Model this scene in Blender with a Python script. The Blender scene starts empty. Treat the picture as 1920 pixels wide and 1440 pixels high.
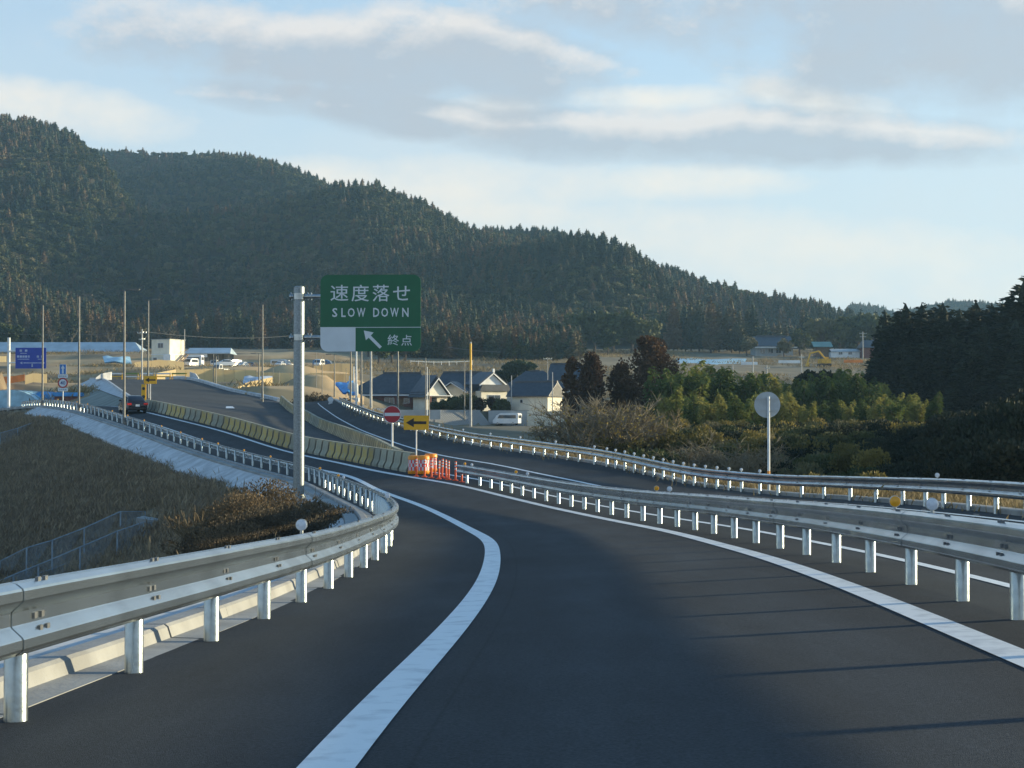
import bpy, bmesh, math, random
import numpy as np
from mathutils import Vector, Matrix

# ------------------------------------------------------------------ camera, world, sun, exposure
sc = bpy.context.scene
COL = sc.collection
FPX, HY, EYE = 3000.0, 775.0, 1.2           # focal length in photo pixels, horizon row, eye height
PITCH = math.atan((HY - 720.0) / FPX)
cam_d = bpy.data.cameras.new('camera'); cam = bpy.data.objects.new('camera', cam_d); COL.objects.link(cam)
cam_d.sensor_width = 36.0; cam_d.lens = FPX / 1920.0 * 36.0
cam_d.clip_start = 0.1; cam_d.clip_end = 20000
cam.location = (0, 0, EYE); cam.rotation_euler = (math.pi / 2 + PITCH, 0, 0)
sc.camera = cam
sc.view_settings.view_transform = 'Standard'; sc.view_settings.look = 'None'
sc.view_settings.gamma = 1.0; sc.view_settings.use_curve_mapping = False
sc.view_settings.exposure = 1.0
sc.cycles.use_denoising = True
sc.cycles.max_bounces = 6; sc.cycles.transparent_max_bounces = 8
sc.cycles.volume_bounces = 0

SUN_AZ, SUN_EL = math.radians(75), math.radians(9)
sun_d = bpy.data.lights.new('sun', 'SUN'); sun = bpy.data.objects.new('sun', sun_d); COL.objects.link(sun)
sun_d.energy = 5.0; sun_d.angle = math.radians(1.8); sun_d.color = (1.0, 0.85, 0.55)
sdir = Vector((math.sin(SUN_AZ) * math.cos(SUN_EL), math.cos(SUN_AZ) * math.cos(SUN_EL), math.sin(SUN_EL)))
sun.rotation_euler = sdir.to_track_quat('Z', 'Y').to_euler()

world = bpy.data.worlds.new('World'); sc.world = world; world.use_nodes = True
def build_world():
    nt = world.node_tree; nt.nodes.clear(); N = nt.nodes.new; LK = nt.links.new
    def math_(op, a, b=None, c=None, clamp=False):
        n = N('ShaderNodeMath'); n.operation = op; n.use_clamp = clamp
        for i, v in enumerate((a, b, c)):
            if v is None: continue
            if isinstance(v, (int, float)): n.inputs[i].default_value = v
            else: LK(v, n.inputs[i])
        return n.outputs[0]
    sky = N('ShaderNodeTexSky'); sky.sky_type = 'NISHITA'; sky.sun_disc = False
    sky.sun_elevation = SUN_EL; sky.sun_rotation = SUN_AZ; sky.altitude = 100
    sky.air_density = 1.0; sky.dust_density = 1.0; sky.ozone_density = 1.6
    tc = N('ShaderNodeTexCoord'); sep = N('ShaderNodeSeparateXYZ'); LK(tc.outputs['Generated'], sep.inputs[0])
    az = math_('ARCTAN2', sep.outputs[0], sep.outputs[1]); el = math_('ARCSINE', sep.outputs[2])
    comb = N('ShaderNodeCombineXYZ'); LK(az, comb.inputs[0]); LK(math_('MULTIPLY', el, 1.6), comb.inputs[1])
    def noise(scale, detail, rough, off):
        m = N('ShaderNodeMapping'); m.inputs['Location'].default_value = off; LK(comb.outputs[0], m.inputs[0])
        n = N('ShaderNodeTexNoise'); n.inputs['Scale'].default_value = scale
        n.inputs['Detail'].default_value = detail; n.inputs['Roughness'].default_value = rough
        LK(m.outputs[0], n.inputs['Vector']); return n.outputs['Fac']
    n1 = noise(8.5, 9, 0.62, (3.1, 1.7, 0.4)); n1b = noise(8.5, 9, 0.62, (3.1, 1.7 + .011 * 1.6, 0.4)); n2 = noise(20, 7, 0.62, (0, 5, 1)); n3 = noise(4.0, 3, .5, (7, 2, 3))
    def ang(px, py): return ((px - 960) / FPX, math.atan((HY - py) / FPX))
    def blob(px, py, rx, ry, tilt, de0):
        a0, e0 = ang(px, py)
        da = math_('SUBTRACT', az, a0); de = math_('SUBTRACT', math_('ADD', el, de0), e0)
        de = math_('SUBTRACT', de, math_('MULTIPLY', da, tilt))
        q = math_('ADD', math_('POWER', math_('DIVIDE', math_('ABSOLUTE', da), rx / FPX), 2), math_('POWER', math_('DIVIDE', math_('ABSOLUTE', de), ry / FPX), 2))
        return math_('SUBTRACT', 1.0, q)
    def cloud(blobs, nz, edge, soft, de0=0.0):
        m = None
        for b in blobs:
            v = math_('MAXIMUM', blob(*b, de0), -3.0)
            m = v if m is None else math_('MAXIMUM', m, v)
        v = math_('ADD', m, math_('MULTIPLY', math_('SUBTRACT', nz, 0.5), edge))
        return math_('DIVIDE', math_('ADD', v, soft * 0.5), soft, clamp=True)
    # grey undersides drifting across with sunlit crowns, pale cream banks lower down
    GB = [(600, 100, 420, 85, -.04), (930, 115, 340, 75, -.12), (1640, 50, 640, 150, -.12), (1470, 262, 410, 52, -.05), (1100, 240, 200, 50, 0), (640, 195, 340, 40, -.1)]
    grey = cloud(GB, n1, 4.8, 1.2); above = cloud(GB, n1b, 4.8, 1.2, .011)
    crown = math_('MULTIPLY', math_('SUBTRACT', grey, above), 1.35, clamp=True)
    lit = cloud([(925, 208, 75, 30, 0), (1240, 185, 130, 20, 0), (1520, 195, 120, 22, -.2), (120, 220, 190, 36, -.12), (780, 350, 330, 40, 0), (1290, 345, 150, 26, 0), (1560, 490, 430, 58, -.13), (900, 400, 190, 26, 0), (1880, 555, 260, 36, -.1)], n2, 5.0, 2.6)
    # the same kind of cloud elsewhere round the sky
    gen = math_('MULTIPLY', math_('SUBTRACT', n3, 0.60), 4.0, clamp=True)
    away = math_('MULTIPLY', math_('SUBTRACT', math_('ABSOLUTE', az), 0.36), 6.0, clamp=True)
    high = math_('MULTIPLY', math_('SUBTRACT', el, 0.27), 8.0, clamp=True)
    gen = math_('MULTIPLY', gen, math_('MAXIMUM', away, high))
    bg = N('ShaderNodeBackground'); bg.inputs['Strength'].default_value = 0.135
    def mix(f, a, b):
        n = N('ShaderNodeMix'); n.data_type = 'RGBA'
        for i, v in ((0, f), (6, a), (7, b)):
            if isinstance(v, tuple): n.inputs[i].default_value = (*v, 1)
            elif isinstance(v, float): n.inputs[i].default_value = v
            else: LK(v, n.inputs[i])
        return n.outputs[2]
    # thin high veil: pales the blue towards the horizon, thins out overhead
    low = math_('SUBTRACT', 1.0, math_('MULTIPLY', el, 4.2), clamp=True)
    vcol = mix(low, (2.35, 2.75, 3.1), (3.25, 3.42, 3.35))
    vf = math_('MULTIPLY', math_('ADD', math_('MULTIPLY', n1, .5), math_('SUBTRACT', 1.12, math_('MULTIPLY', el, 2.1))), .82, clamp=True)
    tint = N('ShaderNodeVectorMath'); tint.operation = 'MULTIPLY'; LK(sky.outputs[0], tint.inputs[0]); tint.inputs[1].default_value = (.64, 1.0, 1.24)
    c = mix(vf, tint.outputs[0], vcol)
    c = mix(math_('MULTIPLY', lit, .88), c, (3.75, 3.5, 3.1))
    gcol = mix(n2, (1.62, 1.84, 2.15), (2.1, 2.24, 2.42))
    c = mix(math_('MULTIPLY', math_('MAXIMUM', grey, gen), math_('MULTIPLY_ADD', n2, .7, .48, clamp=True)), c, gcol)
    c = mix(math_('MULTIPLY', crown, .7), c, (3.7, 3.45, 3.2))
    LK(c, bg.inputs[0]); out = N('ShaderNodeOutputWorld'); LK(bg.outputs[0], out.inputs[0])
build_world()

# ------------------------------------------------------------------ helpers
R = random.Random(7)
def P(px, py, d):
    u, v = (px - 960.0) / FPX, (720.0 - py) / FPX
    y = math.cos(PITCH) - v * math.sin(PITCH); z = math.sin(PITCH) + v * math.cos(PITCH)
    return Vector((u / y * d, d, EYE + z / y * d))
def px_of(p): return 960 + FPX * p[0] / p[1] / math.cos(PITCH) * 1.0
def mpp(d): return d / FPX                        # metres per photo pixel at distance d

class MB:
    def __init__(s): s.v = []; s.f = []; s.m = []; s.mi = 0
    def mat(s, i): s.mi = i; return s
    def add(s, vs, fs):
        o = len(s.v); s.v.extend([tuple(a) for a in vs])
        for f in fs: s.f.append(tuple(i + o for i in f)); s.m.append(s.mi)
        return s
    def box(s, c, size, rz=0.0, mtx=None):
        hx, hy, hz = size[0] / 2, size[1] / 2, size[2] / 2
        vs = [Vector((x, y, z)) for x in (-hx, hx) for y in (-hy, hy) for z in (-hz, hz)]
        M = mtx if mtx is not None else Matrix.Rotation(rz, 3, 'Z')
        vs = [M @ a + Vector(c) for a in vs]
        return s.add(vs, [(0, 1, 3, 2), (4, 6, 7, 5), (0, 4, 5, 1), (2, 3, 7, 6), (0, 2, 6, 4), (1, 5, 7, 3)])
    def bar(s, p0, p1, w, h=None):
        p0, p1 = Vector(p0), Vector(p1); h = h or w
        d = (p1 - p0); L = d.length
        if L < 1e-6: return s
        return s.box((p0 + p1) / 2, (w, h, L), mtx=d.to_track_quat('Z', 'Y').to_matrix())
    def tube(s, pts, rad, n=8, cap=True):
        pts = [Vector(p) for p in pts]
        if not isinstance(rad, (list, tuple)): rad = [rad] * len(pts)
        vs = []
        for i, p in enumerate(pts):
            t = (pts[min(i + 1, len(pts) - 1)] - pts[max(i - 1, 0)])
            q = t.to_track_quat('Z', 'Y').to_matrix()
            for k in range(n):
                a = 2 * math.pi * k / n
                vs.append(p + q @ Vector((math.cos(a), math.sin(a), 0)) * rad[i])
        fs = []
        for i in range(len(pts) - 1):
            for k in range(n):
                k2 = (k + 1) % n
                fs.append((i * n + k, i * n + k2, (i + 1) * n + k2, (i + 1) * n + k))
        if cap:
            fs.append(tuple(reversed(range(n)))); fs.append(tuple((len(pts) - 1) * n + k for k in range(n)))
        return s.add(vs, fs)
    def lathe(s, prof, n=16, c=(0, 0, 0)):
        vs = []
        for r, z in prof:
            for k in range(n):
                a = 2 * math.pi * k / n; vs.append((c[0] + r * math.cos(a), c[1] + r * math.sin(a), c[2] + z))
        fs = []
        for i in range(len(prof) - 1):
            for k in range(n):
                k2 = (k + 1) % n; fs.append((i * n + k, i * n + k2, (i + 1) * n + k2, (i + 1) * n + k))
        fs.append(tuple(reversed(range(n)))); fs.append(tuple((len(prof) - 1) * n + k for k in range(n)))
        return s.add(vs, fs)
    def prism(s, poly, y0, y1):       # polygon in x,z extruded along y
        n = len(poly); vs = [(x, y0, z) for x, z in poly] + [(x, y1, z) for x, z in poly]
        fs = [tuple(range(n)), tuple(reversed(range(n, 2 * n)))] + [(i, n + i, n + (i + 1) % n, (i + 1) % n) for i in range(n)]
        return s.add(vs, fs)
    def loft(s, rings, closed=False, cap=False):
        n = len(rings[0]); vs = [p for r in rings for p in r]; fs = []
        for i in range(len(rings) - 1):
            for k in range(n if closed else n - 1):
                k2 = (k + 1) % n; fs.append((i * n + k, i * n + k2, (i + 1) * n + k2, (i + 1) * n + k))
        if cap: fs.append(tuple(reversed(range(n)))); fs.append(tuple((len(rings) - 1) * n + k for k in range(n)))
        return s.add(vs, fs)
    def mesh(s, name, mats, smooth=False, sharp=40):
        me = bpy.data.meshes.new(name); me.from_pydata(s.v, [], s.f); me.update()
        for m in (mats if isinstance(mats, (list, tuple)) else [mats]): me.materials.append(m)
        if len(me.materials) > 1: me.polygons.foreach_set('material_index', s.m)
        bm = bmesh.new(); bm.from_mesh(me); bmesh.ops.recalc_face_normals(bm, faces=bm.faces[:]); bm.to_mesh(me); bm.free()
        if smooth:
            me.polygons.foreach_set('use_smooth', [True] * len(me.polygons))
            try: me.set_sharp_from_angle(angle=math.radians(sharp))
            except Exception: pass
        return me
    def build(s, name, mats, parent=None, loc=None, smooth=False):
        return link(name, s.mesh(name, mats, smooth), parent, loc)

def link(name, me, parent=None, loc=None, rz=0.0):
    o = bpy.data.objects.new(name, me); COL.objects.link(o)
    if parent: o.parent = parent
    if loc is not None: o.location = loc
    if rz: o.rotation_euler = (0, 0, rz)
    return o
def tag(o, label, cat, group=None):
    o['label'] = label; o['category'] = cat
    if group: o['group'] = group
    return o
def thing(name, label, cat, loc=(0, 0, 0), rz=0.0, group=None):
    o = link(name, None, None, loc, rz); o.empty_display_size = .3
    return tag(o, label, cat, group)
def struct(o, kind='structure'): o['kind'] = kind; return o
def copy_tree(o, parent=None):
    c = o.copy(); COL.objects.link(c); c.parent = parent
    for ch in o.children: copy_tree(ch, c)
    return c
def ordn(i):
    w = ['first', 'second', 'third', 'fourth', 'fifth', 'sixth', 'seventh', 'eighth', 'ninth', 'tenth', 'eleventh', 'twelfth']
    if i < 12: return w[i]
    n = i + 1; suf = 'th' if 10 <= n % 100 <= 20 else {1: 'st', 2: 'nd', 3: 'rd'}.get(n % 10, 'th')
    return '%d%s' % (n, suf)

# ------------------------------------------------------------------ materials
def mat(name, col, rough=.7, metal=0.0, var=.25, scale=3.0, bump=0.0, bscale=None, col2=None, spec=.5, trans=0.0, objrand=0.0, coords='Object', detail=6, lo=.35, hi=.65, streak=None):
    m = bpy.data.materials.new(name); m.use_nodes = True; nt = m.node_tree
    b = nt.nodes['Principled BSDF']; N = nt.nodes.new; LK = nt.links.new
    b.inputs['Roughness'].default_value = rough; b.inputs['Metallic'].default_value = metal
    b.inputs['Specular IOR Level'].default_value = spec
    tc = N('ShaderNodeTexCoord'); src = tc.outputs[coords]
    if streak:
        mp = N('ShaderNodeMapping'); mp.inputs['Scale'].default_value = streak; LK(src, mp.inputs[0]); src = mp.outputs[0]
    n = N('ShaderNodeTexNoise'); n.inputs['Scale'].default_value = scale; n.inputs['Detail'].default_value = detail
    LK(src, n.inputs['Vector'])
    cr = N('ShaderNodeValToRGB'); LK(n.outputs['Fac'], cr.inputs[0])
    c2 = col2 or tuple(c * (1 - var) for c in col); c1 = col if col2 else tuple(min(1, c * (1 + var * .6)) for c in col)
    cr.color_ramp.elements[0].position = lo; cr.color_ramp.elements[1].position = hi
    cr.color_ramp.elements[0].color = (*c2, 1); cr.color_ramp.elements[1].color = (*c1, 1)
    out = cr.outputs[0]
    if objrand:
        oi = N('ShaderNodeObjectInfo'); hs = N('ShaderNodeHueSaturation')
        mr = N('ShaderNodeMapRange'); LK(oi.outputs['Random'], mr.inputs[0])
        mr.inputs[3].default_value = 1 - objrand; mr.inputs[4].default_value = 1 + objrand
        LK(mr.outputs[0], hs.inputs['Value']); LK(out, hs.inputs['Color']); out = hs.outputs[0]
    LK(out, b.inputs['Base Color'])
    if bump:
        bn = N('ShaderNodeTexNoise'); bn.inputs['Scale'].default_value = bscale or scale * 4; bn.inputs['Detail'].default_value = 4
        LK(src, bn.inputs['Vector'])
        bp = N('ShaderNodeBump'); bp.inputs['Strength'].default_value = bump; bp.inputs['Distance'].default_value = .02
        LK(bn.outputs['Fac'], bp.inputs['Height']); LK(bp.outputs[0], b.inputs['Normal'])
    return m
def leaf_mat(name, cols, trans=.25, scale=.6, rough=.75):
    """foliage: colour by plant (Object Info random) and by clump (noise), part of the light shining through"""
    m = bpy.data.materials.new(name); m.use_nodes = True; nt = m.node_tree; N = nt.nodes.new; LK = nt.links.new
    b = nt.nodes['Principled BSDF']; b.inputs['Roughness'].default_value = rough; b.inputs['Specular IOR Level'].default_value = .25
    oi = N('ShaderNodeObjectInfo'); tc = N('ShaderNodeTexCoord'); n = N('ShaderNodeTexNoise')
    n.inputs['Scale'].default_value = scale; n.inputs['Detail'].default_value = 3; LK(tc.outputs['Object'], n.inputs['Vector'])
    ad = N('ShaderNodeMath'); ad.operation = 'MULTIPLY_ADD'; LK(n.outputs['Fac'], ad.inputs[0]); ad.inputs[1].default_value = .9; 
    ml = N('ShaderNodeMath'); ml.operation = 'MULTIPLY_ADD'; LK(oi.outputs['Random'], ml.inputs[0]); ml.inputs[1].default_value = .75; ml.inputs[2].default_value = -.32
    LK(ml.outputs[0], ad.inputs[2])
    nl = N('ShaderNodeTexNoise'); nl.inputs['Scale'].default_value = .011; nl.inputs['Detail'].default_value = 3; LK(oi.outputs['Location'], nl.inputs['Vector'])
    pt = N('ShaderNodeMath'); pt.operation = 'MULTIPLY_ADD'; LK(nl.outputs['Fac'], pt.inputs[0]); pt.inputs[1].default_value = 1.5; pt.inputs[2].default_value = -.74
    sm = N('ShaderNodeMath'); sm.operation = 'ADD'; LK(ad.outputs[0], sm.inputs[0]); LK(pt.outputs[0], sm.inputs[1])
    cr = N('ShaderNodeValToRGB'); LK(sm.outputs[0], cr.inputs[0])
    while len(cr.color_ramp.elements) < len(cols): cr.color_ramp.elements.new(.5)
    for i, c in enumerate(cols):
        cr.color_ramp.elements[i].position = i / (len(cols) - 1) * .8 + .1; cr.color_ramp.elements[i].color = (*c, 1)
    LK(cr.outputs[0], b.inputs['Base Color'])
    tr = N('ShaderNodeBsdfTranslucent'); LK(cr.outputs[0], tr.inputs[0]); mx = N('ShaderNodeMixShader'); mx.inputs[0].default_value = trans
    LK(b.outputs[0], mx.inputs[1]); LK(tr.outputs[0], mx.inputs[2]); LK(mx.outputs[0], nt.nodes['Material Output'].inputs[0])
    return m
M = {}
def asphalt(name, c, scale=.25):
    m = mat(name, tuple(x * 1.16 for x in c), .85, 0, 0, scale, .35, 160, tuple(x * .80 for x in c), spec=.22, detail=8, lo=.3, hi=.7)
    nt = m.node_tree; N = nt.nodes.new; LK = nt.links.new; b = nt.nodes['Principled BSDF']
    old = b.inputs['Base Color'].links[0].from_socket
    tc = N('ShaderNodeTexCoord'); g = N('ShaderNodeTexNoise'); g.inputs['Scale'].default_value = 55; g.inputs['Detail'].default_value = 2
    LK(tc.outputs['Object'], g.inputs['Vector'])
    mr = N('ShaderNodeMapRange'); LK(g.outputs['Fac'], mr.inputs[0]); mr.inputs[1].default_value = .25; mr.inputs[2].default_value = .75; mr.inputs[3].default_value = .62; mr.inputs[4].default_value = 1.4
    g2 = N('ShaderNodeTexNoise'); g2.inputs['Scale'].default_value = 1.6; g2.inputs['Detail'].default_value = 9; g2.inputs['Roughness'].default_value = .65
    mp = N('ShaderNodeMapping'); mp.inputs['Scale'].default_value = (1, .22, 1); LK(tc.outputs['Object'], mp.inputs[0]); LK(mp.outputs[0], g2.inputs['Vector'])
    mr2 = N('ShaderNodeMapRange'); LK(g2.outputs['Fac'], mr2.inputs[0]); mr2.inputs[1].default_value = .3; mr2.inputs[2].default_value = .7; mr2.inputs[3].default_value = .78; mr2.inputs[4].default_value = 1.24
    mm = N('ShaderNodeMath'); mm.operation = 'MULTIPLY'; LK(mr.outputs[0], mm.inputs[0]); LK(mr2.outputs[0], mm.inputs[1])
    at = N('ShaderNodeAttribute'); at.attribute_name = 'across'
    def mth(op, a, b):
        n = N('ShaderNodeMath'); n.operation = op
        for i, v in enumerate((a, b)):
            if isinstance(v, (int, float)): n.inputs[i].default_value = v
            else: LK(v, n.inputs[i])
        return n.outputs[0]
    tr = None
    for x0, w_, k_ in ((3.1, .33, .16), (4.75, .33, .16), (2.42, .012, -.22)):   # tyre-polished paths and paving seams
        q = mth('DIVIDE', mth('SUBTRACT', at.outputs['Fac'], x0), w_); e = mth('MULTIPLY', mth('POWER', 2.718, mth('MULTIPLY', mth('MULTIPLY', q, q), -1.0)), k_); tr = e if tr is None else mth('ADD', tr, e)
    mm2 = N('ShaderNodeMath'); mm2.operation = 'MULTIPLY'; LK(mm.outputs[0], mm2.inputs[0]); LK(mth('ADD', tr, 1.0), mm2.inputs[1]); mm = mm2
    mx = N('ShaderNodeVectorMath'); mx.operation = 'SCALE'; LK(old, mx.inputs[0]); LK(mm.outputs[0], mx.inputs['Scale']); LK(mx.outputs[0], b.inputs['Base Color'])
    return m
M['asphalt'] = asphalt('asphalt', (.034, .039, .043))
M['asphalt_main'] = asphalt('asphalt_main', (.052, .056, .059), .12)
M['paint'] = mat('line_paint', (.78, .80, .80), .6, 0, 0, 5, .1, 40, (.60, .62, .63), detail=14, lo=.34, hi=.5)
M['concrete'] = mat('concrete', (.52, .53, .53), .85, 0, .22, 1.2, .2, 20, detail=8)
M['concrete_dark'] = mat('concrete_dark', (.30, .31, .30), .88, 0, .25, .6, .2, 12, detail=8)
M['kerb'] = mat('kerb_concrete', (.30, .305, .30), .85, 0, .2, 2.0, .2, 30, detail=8)
M['galv'] = mat('galvanised_steel', (.42, .46, .47), .34, .95, .22, 5, .06, 30, detail=8)
M['galv_rail'] = mat('galvanised_rail', (.42, .48, .52), .27, .97, .20, 1.6, .05, 8, detail=8, streak=(1, 1, .35))
M['galv_post'] = mat('galvanised_post', (.35, .40, .42), .30, .97, .16, 14, .1, 25, detail=8)
M['bolt'] = mat('bolt_steel', (.16, .17, .18), .5, .7)
M['grey_pole'] = mat('grey_pole_paint', (.17, .17, .16), .5, .3, .2, 4)
M['white_pole'] = mat('white_pole_paint', (.72, .74, .74), .5, 0, .12, 4)
M['conc_pole'] = mat('concrete_pole', (.48, .47, .44), .8, 0, .2, 3)
M['amber'] = mat('amber_lens', (.80, .36, .02), .25, 0, .15, 20)
M['white_lens'] = mat('clear_lens', (.62, .66, .72), .22, 0, .12, 30)
M['sign_green'] = mat('sign_green_sheet', (.0, .105, .045), .5, 0, .08, 2)
M['sign_white'] = mat('sign_white_sheet', (.60, .65, .68), .5, 0, .05, 2)
M['sign_blue'] = mat('sign_blue_sheet', (.012, .05, .36), .5, 0, .08, 2)
M['sign_yellow'] = mat('sign_yellow_sheet', (.78, .42, .01), .5, 0, .1, 3)
M['sign_red'] = mat('sign_red_sheet', (.36, .012, .025), .45, 0, .1, 3)
M['sign_back'] = mat('sign_back_aluminium', (.42, .46, .48), .5, .35, .12, 3)
M['black'] = mat('black_paint', (.015, .015, .015), .5)
M['orange'] = mat('orange_plastic', (.85, .30, .01), .45, 0, .15, 6)
M['red_or'] = mat('orange_red_rubber', (.82, .10, .02), .5, 0, .15, 8)
M['red'] = mat('red_sheet', (.70, .04, .05), .45, 0, .1, 8)
M['barrier_y'] = mat('worn_yellow_paint', (.42, .30, .08), .75, 0, 0, 3.5, .2, 20, (.33, .28, .17), objrand=.22, lo=.38, hi=.52)
M['barrier_g'] = mat('weathered_barrier_paint', (.36, .335, .24), .85, 0, 0, 2.6, .2, 20, (.26, .255, .19), objrand=.18)
M['barrier_o'] = mat('faded_ochre_paint', (.50, .36, .14), .8, 0, 0, 3.0, .2, 20, (.36, .31, .22), objrand=.22)
M['barrier_shade'] = mat('barrier_recess_shade', (.22, .21, .165), .9, 0, .3, 2.5, .2, 20)  # shade between the ribs, put into the colour of recesses and end faces
M['ground'] = mat('dry_earth_grass', (.23, .185, .11), .95, 0, 0, .12, .5, 2.5, (.13, .105, .062), detail=12, lo=.3, hi=.7)
M['soil'] = mat('bare_soil', (.50, .35, .18), .95, 0, 0, .075, .6, 1.2, (.20, .135, .07), detail=14, lo=.36, hi=.62)
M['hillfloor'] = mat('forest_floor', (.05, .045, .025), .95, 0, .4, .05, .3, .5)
M['tile'] = mat('dark_roof_tile', (.05, .056, .068), .45, 0, .25, 1.5, .2, 6)
M['tile_blue'] = mat('blue_steel_roof', (.38, .47, .53), .45, .1, .15, .4)
M['tile_green'] = mat('green_steel_roof', (.13, .26, .24), .5, .1, .15, .4)
M['plaster'] = mat('cream_plaster', (.78, .72, .58), .85, 0, .12, .8)
M['plaster_w'] = mat('white_plaster', (.80, .80, .78), .8, 0, .1, .8)
M['brick'] = mat('red_brown_siding', (.19, .075, .06), .8, 0, .3, 2.0)
M['greywall'] = mat('grey_siding', (.42, .44, .44), .7, 0, .12, .8)
M['glass'] = mat('window_glass', (.05, .06, .07), .08, 0, .2, 1, spec=.8)
M['frame'] = mat('window_frame', (.62, .64, .66), .5, .2, .1, 3)
M['wood'] = mat('weathered_wood', (.20, .13, .08), .85, 0, .3, 4)
M['hoard'] = leaf_mat('cream_sheeting', [(.82, .66, .38), (.88, .74, .46)], .5, .3, .8)
M['hoard_or'] = mat('orange_net', (.80, .25, .05), .8, 0, .2, 1)
M['tarp_blue'] = mat('blue_tarp', (.05, .30, .66), .55, 0, .3, 1.2, .5, 3)
M['tarp_pale'] = mat('pale_blue_vinyl', (.33, .55, .66), .4, 0, .25, .8, .3, 3)
M['tarp_grey'] = mat('silver_sheet', (.48, .54, .62), .5, .1, .3, .8, .5, 2)
M['car_dark'] = mat('dark_car_paint', (.012, .013, .022), .22, .1, .1, 3, spec=.6)
M['car_white'] = mat('white_car_paint', (.80, .80, .78), .25, 0, .06, 3)
M['car_silver'] = mat('silver_car_paint', (.40, .43, .46), .28, .5, .08, 3)
M['car_blue'] = mat('blue_car_paint', (.06, .14, .26), .28, .2, .08, 3)
M['tyre'] = mat('tyre_rubber', (.015, .015, .015), .85)
M['lamp_red'] = mat('tail_lamp', (.60, .02, .02), .2)
M['plate'] = mat('number_plate', (.78, .78, .76), .5)
M['fence_steel'] = mat('blue_grey_fence_steel', (.27, .34, .40), .5, .3, .2, 4)
M['excavator'] = mat('yellow_machine_paint', (.70, .38, .02), .5, 0, .2, 2)
M['bark'] = mat('bark', (.10, .075, .055), .9, 0, .35, 3)
M['bark_grey'] = mat('pale_bark', (.23, .19, .15), .9, 0, .35, 3)
M['cedar'] = leaf_mat('cedar_needles', [(.018, .040, .028), (.042, .062, .034), (.088, .080, .040), (.135, .084, .044)], .05, .25)
M['broad'] = leaf_mat('evergreen_leaves', [(.028, .046, .018), (.06, .078, .028), (.11, .112, .042), (.17, .15, .08)], .12, .25)
M['dark_cedar'] = leaf_mat('dark_cedar_needles', [(.012, .020, .012), (.022, .032, .016), (.034, .036, .018)], .10, .4)
M['brown_cedar'] = leaf_mat('winter_brown_cedar_needles', [(.045, .026, .018), (.075, .042, .024), (.115, .062, .028)], .18, .5)
M['bamboo'] = leaf_mat('bamboo_leaves', [(.055, .085, .022), (.11, .145, .035), (.20, .21, .05), (.29, .265, .07)], .3, .5)
M['bush'] = leaf_mat('scrub_leaves', [(.09, .085, .03), (.19, .155, .045), (.30, .23, .06)], .25, .8)
M['rust_bush'] = leaf_mat('rusty_scrub_leaves', [(.08, .066, .044), (.15, .112, .068), (.22, .155, .085)], .25, 1.2)
M['drygrass'] = leaf_mat('dry_grass', [(.20, .155, .105), (.29, .23, .15), (.40, .31, .19)], .2, .3)
M['palegrass'] = leaf_mat('pale_dry_grass', [(.17, .13, .065), (.27, .205, .105), (.36, .28, .15)], .2, .3)
M['twig'] = mat('grey_twigs', (.17, .145, .10), .9, 0, .3, 3, objrand=.2)
M['twig_warm'] = mat('brown_twigs', (.19, .145, .08), .9, 0, .35, 2, objrand=.2)

# ------------------------------------------------------------------ curves that carry the road
class Curve:
    def __init__(s, pts, step=.5):
        pts = [Vector(p) for p in pts]; out = []
        n = len(pts)
        for i in range(n - 1):
            p0, p1, p2, p3 = pts[max(i - 1, 0)], pts[i], pts[i + 1], pts[min(i + 2, n - 1)]
            # centripetal-like tangents scaled by chord
            L = (p2 - p1).length
            t1 = (p2 - p0) * (L / max((p2 - p0).length, 1e-6)); t2 = (p3 - p1) * (L / max((p3 - p1).length, 1e-6))
            k = max(2, int(L / step))
            for j in range(k):
                t = j / k; h00 = 2*t**3-3*t*t+1; h10 = t**3-2*t*t+t; h01 = -2*t**3+3*t*t; h11 = t**3-t*t
                out.append(p1 * h00 + t1 * h10 + p2 * h01 + t2 * h11)
        out.append(pts[-1])
        a = np.array([tuple(p) for p in out])
        for _ in range(24):       # iron out picking noise
            b = a.copy(); b[1:-1] = (a[:-2] + a[1:-1] * 2 + a[2:]) / 4; a = b
        seg = np.linalg.norm(np.diff(a[:, :2], axis=0), axis=1)
        s.s = np.concatenate([[0], np.cumsum(seg)]); s.a = a; s.len = s.s[-1]
    def at(s, t): return Vector([float(np.interp(t, s.s, s.a[:, k])) for k in range(3)])
    def tan(s, t):
        d = s.at(min(t + .6, s.len)) - s.at(max(t - .6, 0)); d.z = 0; return d.normalized()
    def off(s, t, o, dz=0):                     # o > 0: to the right of travel
        d = s.tan(t); p = s.at(t); return Vector((p.x + d.y * o, p.y - d.x * o, p.z + dz))
    def find_px(s, px, y0=6, y1=400):
        q = 960 + FPX * s.a[:, 0] / np.maximum(s.a[:, 1], .1); ok = (s.a[:, 1] > y0) & (s.a[:, 1] < y1)
        e = np.where(ok, np.abs(q - px), 1e9); i = int(np.argmin(e)); return float(s.s[i])
    def find_y(s, y): return float(np.interp(y, s.a[:, 1], s.s))
    def sub(s, y0, y1, n):
        t = np.linspace(s.find_y(y0), s.find_y(y1), n)
        return np.stack([np.interp(t, s.s, s.a[:, k]) for k in range(3)], 1)

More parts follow.
